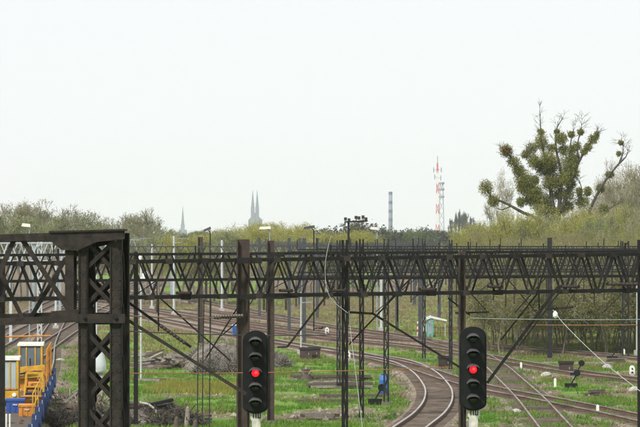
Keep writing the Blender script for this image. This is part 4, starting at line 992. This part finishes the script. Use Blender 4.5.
def plant(key, loc, label, cat, group, sc=1.0, wide=1.0):
    vs, name = KINDS[key]; i = cnt[0]; cnt[0] += 1; tm, cm = vs[i % len(vs)]
    r_ = empty(name, loc, label, cat, group); r_.rotation_euler[2] = (i*2.399) % 6.283; r_.scale = (sc*wide, sc*wide, sc)
    for nm, me_ in (('trunk', tm), ('crown', cm)):
        o = bpy.data.objects.new(nm, me_); COL.objects.link(o); o.parent = r_
    return r_
treekind('bare', 4, 14, .2, 5, 3, .42, .10, .34, 'bark', 'twig', 'leaf_spring', 4200, .085, .28, .022, name='bare_tree')
treekind('spring', 4, 10, .18, 5, 3, .6, .05, .26, 'bark', 'twig', 'leaf_spring', 10000, .075, .28, .02, name='spring_tree')
treekind('yellow', 3, 9, .16, 4, 4, .7, .05, .22, 'bark', 'twig', 'leaf_yellow', 17000, .06, .22, .013, name='willow_tree')
treekind('dense', 3, 10, .18, 4, 4, .65, .03, .25, 'barkdark', 'twigdark', 'leaf_green', 13000, .11, .28, .02, name='leafy_tree')
treekind('poplar', 2, 18, .22, 4, 4, .22, .25, .30, 'barkdark', 'twigdark', 'leaf_dark', 4500, .2, .35, .03, name='poplar_tree')
treekind('pale', 4, 14, .16, 5, 3, .42, .08, .34, 'bark', 'twigpale', 'leaf_spring', 3500, .06, .3, .013, name='bare_tree')
treekind('sapling', 6, 10, .07, 5, 2, .45, .10, .26, 'bark', 'twig', 'leaf_scrub', 7000, .055, .3, .008, name='scrub_tree')
treekind('shrub', 4, 4.5, .05, 4, 4, .8, .06, .10, 'bark', 'twig', 'leaf_scrub', 6500, .055, .35, .007, name='scrub_bush')
treekind('greyshrub', 3, 8, .12, 5, 3, .55, .05, .25, 'barkdark', 'twigdark', 'leaf_dark', 800, .18, .35, .022, name='bare_tree')

rnd = random.Random(11)
def put(key, px, top, Y, label, cat, group, h0, wide=1.0):
    zt = EYE-(top-HOR)/F*Y
    return plant(key, (at(px, 0, Y).x, Y, -.05), label, cat, group, zt/KH[key], wide)
# far left line
for px, top, Y in ((-12, 200, 470), (2, 194, 480), (14, 201, 500), (28, 202, 470), (40, 198, 490), (52, 203, 520), (64, 214, 480), (76, 220, 520)):
    put('bare', px, top, Y, 'tall thin-leaved spring tree in the row behind the far left trusses', 'tree', 'spring trees at far left', 14)
for px, top, Y in ((20, 212, 440), (50, 214, 450), (4, 216, 440)):
    put('spring', px, top, Y, 'bushy green tree low in the far left row', 'tree', 'bushy trees at far left', 10)
put('spring', 81, 208, 500, 'round green tree standing left of the portal top', 'tree', 'spring trees at far left', 10)
for px, top in ((100, 216), (112, 214), (124, 211)):
    put('bare', px, top, 520, 'bare brown tree just right of the portal top', 'tree', 'bare brown trees right of the portal', 14)
put('bare', 151, 207, 480, 'darkest twiggy tree right of the portal', 'tree', 'trees left of the spire', 10, 1.0)
put('spring', 140, 216, 500, 'lighter green tree left of the dark twiggy one', 'tree', 'trees left of the spire', 10)
put('bare', 163, 222, 520, 'small bare tree left of the distant spire', 'tree', 'trees left of the spire', 14)
for px, top in ((92, 228), (128, 230), (160, 232), (180, 234), (198, 232), (214, 231), (226, 230), (190, 236), (206, 236), (240, 230)):
    put('spring' if px % 3 else 'yellow', px, top, 430+rnd.uniform(-20, 20), 'pale green tree in the low row behind the gantries left of the willow', 'tree', 'low pale green trees', 9.5, 1.15)
for px, top in ((245, 226), (256, 222), (266, 220), (276, 221), (288, 225), (232, 229)):
    put('yellow', px, top, 560+rnd.uniform(-30, 30), 'yellow-green willow below the twin church spires', 'tree', 'willows below the twin spires', 9, 1.2)
for px, top in ((298, 229), (306, 227), (314, 226), (322, 227), (330, 228), (338, 226), (378, 226), (370, 222), (360, 218), (353, 219)):
    put('greyshrub', px, top, 600+rnd.uniform(-30, 30), 'leafless grey tree in the line behind the floodlight mast', 'tree', 'leafless grey trees', 8, 1.1)
for px, top in ((336, 231), (343, 229), (353, 229), (362, 232)):
    put('yellow', px, top, 480, 'small yellow-green tree under the floodlight mast', 'tree', 'yellow-green trees under the floodlights', 9, 1.1)
for px, top in ((400, 229), (408, 230), (414, 227), (422, 227), (430, 226), (438, 230), (446, 230), (392, 231), (384, 231)):
    put('greyshrub' if px % 4 else 'dense', px, top, 800+rnd.uniform(-60, 60), 'hazy tree in the low line between chimney and radio mast', 'tree', 'hazy trees between chimney and mast', 8, 1.2)
for px, top in ((452, 218), (456, 212), (458, 215), (460, 209), (462, 214), (464, 211), (467, 212), (470, 218), (473, 216), (475, 221), (479, 222), (484, 225), (449, 224)):
    put('poplar', px, top, 1700, 'bluish poplar in the distant clump right of the radio mast', 'tree', 'distant poplars', 18, .42)
for k in range(46):
    px = -20+k*11.5+rnd.uniform(-4, 4)
    put(('dense', 'spring', 'greyshrub')[k % 3], px, rnd.uniform(229, 234), rnd.uniform(900, 1300), 'hazy tree in the long horizon line', 'tree', 'horizon trees', 10, 1.5)
for k in range(26):
    px = 100+k*15+rnd.uniform(-4, 4)
    put(('shrub', 'yellow')[k % 2], px, rnd.uniform(243, 251), rnd.uniform(470, 600), 'low green bush on the far edge of the yard', 'bush', 'far yard bushes', 5.5, 1.5)
# right: yellow-green hedge of willows behind the gantries, and the thicket
for k in range(20):
    px = 484+k*8.2+rnd.uniform(-3, 3)
    put(('yellow', 'yellow', 'spring', 'pale')[k % 4], px, rnd.uniform(198, 220) if px > 515 else rnd.uniform(218, 228), 308+rnd.uniform(-8, 10), 'spring willow in the yellow-green scrub under the mistletoe tree', 'tree', 'willow scrub', 9, .7)
for k in range(44):
    px = 478+k*4.2+rnd.uniform(-2, 2)
    put('sapling', px, rnd.uniform(222, 246), 246+rnd.uniform(0, 55), 'slender scrub tree in the thicket along the right side', 'tree', 'thicket trees', 10, .9)
for k in range(90):
    px = 484+k*2.15+rnd.uniform(-2, 2)
    put('shrub', px, rnd.uniform(258, 300), 243+rnd.uniform(0, 40), 'leafy undergrowth bush in the thicket along the right side', 'bush', 'thicket bushes', 4.6, 1.0)
for px, top, Y in ((606, 178, 345), (618, 172, 350), (630, 158, 340), (640, 150, 350), (622, 190, 330), (650, 160, 340), (598, 196, 340), (588, 200, 350), (612, 205, 335), (580, 206, 345), (634, 176, 335), (644, 172, 345), (602, 203, 350), (593, 192, 342), (610, 186, 352), (620, 180, 338), (628, 165, 346), (636, 158, 344), (644, 154, 340), (584, 204, 340), (600, 198, 336)):
    put('pale', px, top, Y, 'tall bare pale tree at the right edge behind the gantries', 'tree', 'bare trees at the right edge', 14, .75)
put('pale', 497, 166, 345, 'thin leafless tree left of the mistletoe tree', 'tree', None, 14, .55)

# the mistletoe tree
Ym = 322.0
mt = empty('mistletoe_tree', (at(556, 0, Ym).x, Ym, -.05), 'huge old tree hung with dark mistletoe balls', 'tree')
def Lm(x, y, dy=0): return at(440+x/2.67, 90+y/2.67, Ym)+Vector((0, dy, 0))
limbs = [
    ([(320, 600), (318, 480), (312, 400), (306, 340), (298, 290), (292, 230), (280, 180), (272, 140), (268, 95), (267, 48)], .5, .02, 0),
    ([(312, 400), (290, 350), (262, 305), (228, 250), (200, 200), (184, 175), (172, 160)], .3, .05, -1.0),
    ([(312, 390), (318, 320), (322, 270), (325, 225), (314, 175), (310, 140), (314, 100), (330, 75)], .28, .02, .8),
    ([(322, 330), (336, 285), (352, 235), (372, 188), (392, 155), (412, 125), (420, 118)], .25, .025, -.4),
    ([(372, 188), (366, 150), (376, 110), (380, 78)], .11, .015, .2),
    ([(352, 235), (346, 180), (352, 130), (362, 95)], .12, .015, .6),
    ([(330, 450), (352, 390), (388, 348), (410, 300), (432, 258), (458, 222), (480, 195), (492, 160), (488, 130)], .24, .025, 1.2),
    ([(388, 348), (420, 345), (452, 318), (480, 300)], .16, .04, .8), ([(480, 195), (498, 178), (506, 160)], .09, .03, 1.2),
    ([(300, 380), (262, 345), (222, 328), (190, 310), (160, 296), (140, 290), (124, 265)], .22, .05, -.6),
    ([(190, 310), (165, 320), (150, 315)], .08, .03, -.5), ([(372, 300), (380, 270), (372, 240)], .1, .03, .5),
    ([(292, 230), (262, 190), (240, 160), (232, 172)], .12, .04, -.4), ([(325, 225), (345, 205), (350, 180)], .12, .04, 0),
    ([(298, 290), (285, 230), (262, 205)], .14, .04, .6)]
mb = MB(); tips = []
for pts, r0, r1, dy in limbs:
    k = len(pts); P_ = [Lm(x, y, dy*i/(k-1)) for i, (x, y) in enumerate(pts)]
    P_ = spline(P_, .7); mb.tube(P_, r0, 7, r1)
    for i in range(3, len(P_), 1): tips.append((P_[i], (P_[i]-P_[i-1]).normalized(), i/len(P_)))
mb.build('trunk', 'barkdark', mt, True)
rnd = random.Random(3); segs = []
for p, d, t_ in tips:
    if t_ < .3 or p.z < EYE+3: continue
    for k in range(3 if t_ > .55 else 2):
        o = (d+Vector((rnd.gauss(0, .7), rnd.gauss(0, .7), rnd.gauss(.25, .5)))).normalized(); l_ = rnd.uniform(.4, 1.15)
        q_ = p+o*l_*.5; e_ = q_+(o+Vector((rnd.gauss(0, .3), rnd.gauss(0, .3), .2))).normalized()*l_*.6
        segs += [(p, q_, .02, .015, 0), (q_, e_, .015, .01, 0)]
        for _ in range(3):
            o2 = (o+Vector((rnd.gauss(0, .6), rnd.gauss(0, .6), rnd.gauss(.1, .4)))).normalized(); segs.append((q_, q_+o2*rnd.uniform(.4, .9), .012, .01, 0))
V, Fc = segmesh('tw', segs, 'twigdark', rmin=.01); V = [tuple(Vector(v)-mt.location) for v in V]
tm = mixmesh('twigs', [(V, Fc, 'twigdark')]); to = bpy.data.objects.new('twigs', tm); COL.objects.link(to); to.parent = mt; to['kind'] = 'stuff'
balls = [(175, 163, 17, -1), (122, 262, 13, -.6), (142, 297, 14, -.5), (230, 172, 11, 0), (250, 190, 15, -.4), (270, 140, 17, 0), (246, 155, 12, .3), (325, 130, 17, .5), (343, 203, 25, 0), (215, 300, 11, -.3), (340, 280, 15, .2), (396, 270, 10, .6), (352, 118, 9, .6), (408, 132, 11, -.3), (288, 185, 19, -.5), (300, 155, 11, .5), (418, 120, 8, 0),
         (195, 192, 12, -.9), (208, 215, 14, -.8), (220, 238, 18, -.8), (236, 256, 20, -.6), (250, 275, 20, -.5), (262, 296, 20, -.4), (218, 262, 13, -.4), (240, 292, 13, .4), (284, 215, 17, .4), (290, 250, 14, -.3), (276, 320, 15, .2), (312, 245, 17, .3), (318, 278, 14, .6), (332, 240, 14, -.5), (290, 300, 15, .6), (304, 330, 14, 0), (358, 222, 13, .4), (380, 296, 13, .5), (384, 165, 9, -.2), (360, 185, 10, 0), (300, 205, 15, .7), (270, 200, 12, .7), (352, 252, 12, .5), (480, 170, 6, 1), (330, 318, 12, .3), (255, 240, 10, .2), (345, 310, 11, .6), (372, 272, 9, .2), (366, 150, 10, .3), (376, 112, 8, .2), (330, 160, 12, .7), (314, 110, 7, .8), (270, 112, 8, 0), (395, 152, 9, -.3), (352, 160, 11, .5), (430, 262, 10, 1.1), (456, 226, 9, 1.2), (486, 140, 6, 1.2), (440, 318, 10, .9)]
rs = np.random.default_rng(9)
for i, (x, y, r_, dy) in enumerate(balls):
    c = Lm(x, y, dy); rad = r_/2.67/F*Ym*(1.38 if y > 170 else 1.2); n_ = int(950*(rad/.6)**1.7)+140
    v = rs.normal(size=(n_, 3)); v /= np.linalg.norm(v, axis=1)[:, None]; v *= (rs.random((n_, 1))**.33)*rad*(1+.19*rs.normal(size=(n_, 1)))*np.array([[rs.uniform(.8, 1.15), 1, rs.uniform(.8, 1.2)]])
    V, Fc = leaves(rs, v, .075); brown = i == 0
    sg_ = []
    for k in range(26):
        d = Vector(rs.normal(size=3)).normalized(); sg_.append((Vector((0, 0, 0)), d*rad*1.05, .014, .008, 0))
    V2, F2 = segmesh('s', sg_, 'twig', rmin=.012)
    me_ = mixmesh('mistletoe_ball', [(V, Fc, 'mistletoe'), (V2, F2, 'mistletoe')])
    if brown:
        v3 = rs.normal(size=(260, 3))*rad*.28+np.array([0, -rad*.75, 0]); V3, F3 = leaves(rs, v3, .11)
        me_ = mixmesh('mistletoe_ball', [(V, Fc, 'mistletoe'), (V3, F3, 'mistletoe_brown')])
    o = bpy.data.objects.new('mistletoe_ball', me_); COL.objects.link(o); o.parent = mt; o.location = c-mt.location
    if brown: o['label'] = 'mistletoe ball with withered brown middle'

# grass tufts in the near yard, yellow reeds
rs = np.random.default_rng(21)
def blades(xy, h, wd, nper, lean=.35):
    n_ = len(xy)*nper; b_ = np.repeat(xy, nper, 0)+rs.normal(size=(n_, 2))*.10
    z = rel(b_[:, 0], b_[:, 1])-.02
    a_ = rs.uniform(0, 6.283, n_); hh = h*rs.uniform(.5, 1.3, n_); ln_ = rs.normal(size=(n_, 2))*lean*hh[:, None]
    dx = np.stack([np.cos(a_), np.sin(a_)], 1)*wd
    base = np.concatenate([b_, z[:, None]], 1); V = np.empty((n_, 3, 3))
    V[:, 0] = base; V[:, 0, :2] -= dx; V[:, 1] = base; V[:, 1, :2] += dx; V[:, 2] = base; V[:, 2, :2] += ln_; V[:, 2, 2] += hh
    return V.reshape(-1, 3), np.arange(n_*3).reshape(-1, 3)
def npmesh(name, V, Fc, m):
    me = bpy.data.meshes.new(name); k = Fc.shape[1]
    me.vertices.add(len(V)); me.vertices.foreach_set('co', np.ascontiguousarray(V, dtype=np.float32).ravel())
    me.loops.add(Fc.size); me.loops.foreach_set('vertex_index', Fc.ravel().astype(np.int32))
    me.polygons.add(len(Fc)); me.polygons.foreach_set('loop_start', (np.arange(len(Fc))*k).astype(np.int32)); me.update(); me.validate()
    me.materials.append(M[m]); o = bpy.data.objects.new(name, me); COL.objects.link(o); return o
cand = np.stack([rs.uniform(-26, 24, 60000), 1/rs.uniform(1/250, 1/128, 60000)], 1)
cand = cand[np.abs(cand[:, 0]) < .11*cand[:, 1]+2]
td = trackdist(cand[:, 0], cand[:, 1]); dm = dirtmap(cand[:, 0], cand[:, 1], td)
keep = (dm < .5*rs.random(len(cand))+.08) & (td > 1.9) & (vnoise(cand[:, 0], cand[:, 1], 1.6, 9) > .35)
V, Fc = blades(cand[keep], .20, .03, 6)
tag(npmesh('grass', V, Fc, 'grass'), 'short spring grass between the tracks', kind='stuff')
# taller dry weeds in the far yard
cw = np.stack([rs.uniform(-50, 42, 60000), 1/rs.uniform(1/480, 1/150, 60000)], 1); cw = cw[np.abs(cw[:, 0]) < .11*cw[:, 1]+2]
td = trackdist(cw[:, 0], cw[:, 1]); cw = cw[(td > 2.1) & (vnoise(cw[:, 0], cw[:, 1], 5, 12)*.6+vnoise(cw[:, 0], cw[:, 1], 1.8, 13)*.4+np.clip((cw[:, 1]-220)/200, -.2, .35) > .58)]
V, Fc = blades(cw, .30, .035, 5, .4)
ct = np.stack([rs.uniform(-26, 24, 40000), 1/rs.uniform(1/260, 1/140, 40000)], 1); tdt = trackdist(ct[:, 0], ct[:, 1])
q1 = np.array([(p.x, p.y) for p in TR[0][1]]); near1 = np.array([np.hypot(q1[:, 0]-a_, q1[:, 1]-b_).min() for a_, b_ in ct])
ct = ct[(tdt < 2.4) & (near1 > 1.7) & (vnoise(ct[:, 0], ct[:, 1], 2.6, 31)*.6+vnoise(ct[:, 0], ct[:, 1], .9, 32)*.4 > .56) & (np.abs(ct[:, 0]) < .11*ct[:, 1]+2)]
V2, F2 = blades(ct, .22, .03, 5, .5); V2[:, 2] += .12
tgm = npmesh('track_weeds', V2, F2, 'grass'); tag(tgm, 'weeds growing between the sleepers and on the ballast', kind='stuff')
M['weed'] = leafmat('dry_weed', (.17, .15, .05), (.28, .24, .11), scale=.3)
tag(npmesh('weeds', V, Fc, 'weed'), 'dry olive weeds scattered over the yard', kind='stuff')
# loose stones and lumps on the bare ground
cs = np.stack([rs.uniform(-26, 26, 26000), 1/rs.uniform(1/260, 1/128, 26000)], 1); cs = cs[np.abs(cs[:, 0]) < .11*cs[:, 1]+1]
td = trackdist(cs[:, 0], cs[:, 1]); dmm = dirtmap(cs[:, 0], cs[:, 1], td); cs = cs[(dmm > .3+.6*rs.random(len(cs))) & (td > 1.5)]
nS = len(cs); sz = rs.lognormal(-2.75, .45, (nS, 1, 1)); zz = rel(cs[:, 0], cs[:, 1])*0+0.0
base = np.array([[1, 0, 0], [.3, .95, 0], [-.8, .6, 0], [-.8, -.6, 0], [.3, -.95, 0], [.1, .1, .9]])
V = base[None]*sz*rs.uniform(.7, 1.3, (nS, 6, 3)); V[:, :, 0] += cs[:, 0, None]; V[:, :, 1] += cs[:, 1, None]; V[:, :5, 2] -= .03
Fc = (np.array([[0, 1, 5], [1, 2, 5], [2, 3, 5], [3, 4, 5], [4, 0, 5]])[None]+np.arange(nS)[:, None, None]*6).reshape(-1, 3)
M['rubble'] = mat('rubble_stone', (.06, .05, .04), (.30, .26, .21), rough=.95, scale=1.2, detail=3, contrast=(.4, .6))
tag(npmesh('rubble', V.reshape(-1, 3), Fc, 'rubble'), 'loose stones and clods on the bare ground', kind='stuff')
rp = []
for px, py, sx_, sy_, k in ((185, 388, 2.4, 3, 1300), (215, 389, 2.6, 3, 1300), (170, 387, 1.2, 3, 400), (237, 389, .8, 2, 300), (620, 347, 3, 3, 250)):
    g_ = gnd(px, py); rp.append(np.stack([g_.x+rs.normal(size=k)*sx_*.42, g_.y+rs.normal(size=k)*sy_], 1))
V, Fc = blades(np.concatenate(rp), .36, .022, 3, .3)
tag(npmesh('reeds', V, Fc, 'reed'), 'band of dry yellow grass behind the left signal', kind='stuff')

# ------------------------------------------------------------------ the far skyline
ch = empty('twin_spired_church', at(255, 0, 6200), 'pale twin-spired church far off in the haze', 'church'); ch.location = (at(255, 0, 6200).x, 6200, 0); u_ = 6200/F
cx = ch.location.x
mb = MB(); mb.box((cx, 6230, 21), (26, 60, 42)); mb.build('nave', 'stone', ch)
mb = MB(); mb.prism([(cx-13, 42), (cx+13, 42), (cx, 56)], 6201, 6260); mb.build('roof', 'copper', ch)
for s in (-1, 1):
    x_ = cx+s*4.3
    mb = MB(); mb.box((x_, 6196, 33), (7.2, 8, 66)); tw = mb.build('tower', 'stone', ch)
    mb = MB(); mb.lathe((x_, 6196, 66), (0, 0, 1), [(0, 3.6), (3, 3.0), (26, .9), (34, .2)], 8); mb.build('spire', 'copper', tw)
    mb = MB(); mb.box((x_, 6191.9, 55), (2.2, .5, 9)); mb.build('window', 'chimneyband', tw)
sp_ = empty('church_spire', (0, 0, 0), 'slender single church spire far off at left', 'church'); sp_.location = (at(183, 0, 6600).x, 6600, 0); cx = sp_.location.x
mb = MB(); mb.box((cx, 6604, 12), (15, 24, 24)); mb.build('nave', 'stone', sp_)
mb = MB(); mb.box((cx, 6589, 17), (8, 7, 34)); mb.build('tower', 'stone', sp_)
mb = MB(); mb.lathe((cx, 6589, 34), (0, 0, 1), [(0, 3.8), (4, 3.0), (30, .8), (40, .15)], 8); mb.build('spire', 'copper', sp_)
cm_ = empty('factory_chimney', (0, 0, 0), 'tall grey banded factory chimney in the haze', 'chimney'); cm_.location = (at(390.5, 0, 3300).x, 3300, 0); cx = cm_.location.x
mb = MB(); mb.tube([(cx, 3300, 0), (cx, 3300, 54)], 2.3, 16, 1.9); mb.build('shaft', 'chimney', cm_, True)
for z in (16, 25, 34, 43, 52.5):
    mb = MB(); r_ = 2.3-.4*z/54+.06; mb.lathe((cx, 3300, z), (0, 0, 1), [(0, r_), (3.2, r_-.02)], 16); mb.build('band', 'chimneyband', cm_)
rm = empty('radio_mast', (0, 0, 0), 'red and white lattice radio mast with antennas at its top', 'mast'); Yr = 1600; rm.location = (at(437.5, 0, Yr).x, Yr, 0); cx = rm.location.x
zt = at(0, 163, Yr).z; nseg = 9
for k in range(nseg):
    z0, z1 = zt*k/nseg, zt*(k+1)/nseg; w0, w1 = 1.9-1.3*k/nseg, 1.9-1.3*(k+1)/nseg; mb = MB()
    for i, j in ((-1, -1), (1, -1), (1, 1), (-1, 1)):
        mb.bar((cx+i*w0/2, Yr+j*w0/2, z0), (cx+i*w1/2, Yr+j*w1/2, z1), .2, .2)
    for i, j, i2, j2 in ((-1, -1, 1, -1), (1, -1, 1, 1), (1, 1, -1, 1), (-1, 1, -1, -1)):
        mb.bar((cx+i*w0/2, Yr+j*w0/2, z0), (cx+i2*w1/2, Yr+j2*w1/2, z1), .16, .16); mb.bar((cx+i2*w0/2, Yr+j2*w0/2, z0), (cx+i*w1/2, Yr+j*w1/2, z1), .16, .16)
    mb.build('lattice_section', 'red' if k % 2 == 0 else 'white', rm)
for dx, z in ((-1.9, zt-3.5), (1.9, zt-3.5), (-1.4, zt-7), (1.6, zt-7.5)):
    mb = MB(); mb.box((cx+dx, Yr-.5, z), (.45, .4, 2.6)); mb.bar((cx, Yr, z), (cx+dx, Yr-.3, z), .2, .2); mb.build('antenna', 'galv_mid', rm)
mb = MB(); mb.tube([(cx, Yr, zt-.5), (cx, Yr, zt+3.5)], .12, 6); mb.build('lightning_rod', 'wire', rm)
r2 = empty('lattice_tower', (0, 0, 0), 'grey hazy lattice tower just behind the radio mast', 'tower'); Yt = 2600; r2.location = (at(441.5, 0, Yt).x, Yt, 0); cx = r2.location.x; zt = at(0, 183, Yt).z
mb = MB()
for k in range(7):
    z0, z1 = zt*k/7, zt*(k+1)/7; w0, w1 = 4.6-2.2*k/7, 4.6-2.2*(k+1)/7
    for i, j in ((-1, -1), (1, -1), (1, 1), (-1, 1)): mb.bar((cx+i*w0/2, Yt+j*w0/2, z0), (cx+i*w1/2, Yt+j*w1/2, z1), .5, .5)
    mb.bar((cx-w0/2, Yt, z0), (cx+w1/2, Yt, z1), .3, .3); mb.bar((cx+w0/2, Yt, z0), (cx-w1/2, Yt, z1), .3, .3)
mb.build('lattice_frame', 'galv_mid', r2)
for z in (zt-1, zt-6, zt-12):
    mb = MB(); mb.lathe((cx, Yt, z), (0, 0, 1), [(0, 2.2), (.6, 2.4), (1.6, 2.4), (1.7, 2.0)], 10); mb.build('platform', 'galv_mid', r2)

# ------------------------------------------------------------------ tell the countable look-alikes apart by their place in the row
ORD = ['leftmost', 'second from left', 'third from left', 'fourth from left', 'fifth from left', 'fifth from right', 'fourth from right', 'third from right', 'second from right', 'rightmost']
by = {}
for o in COL.objects:
    if o.parent is None and o.get('label') and o.get('category'): by.setdefault((o.get('group'), o['label']), []).append(o)
for (g_, lb), os_ in by.items():
    n_ = len(os_)
    if 2 <= n_ <= 10:
        os_.sort(key=lambda o: o.location.x/o.location.y)
        for i, o in enumerate(os_):
            w_ = ORD[i] if i < (n_+1)//2 else ORD[10-n_+i]
            if len((lb+' '+w_).split()) <= 16: o['label'] = lb+', '+w_
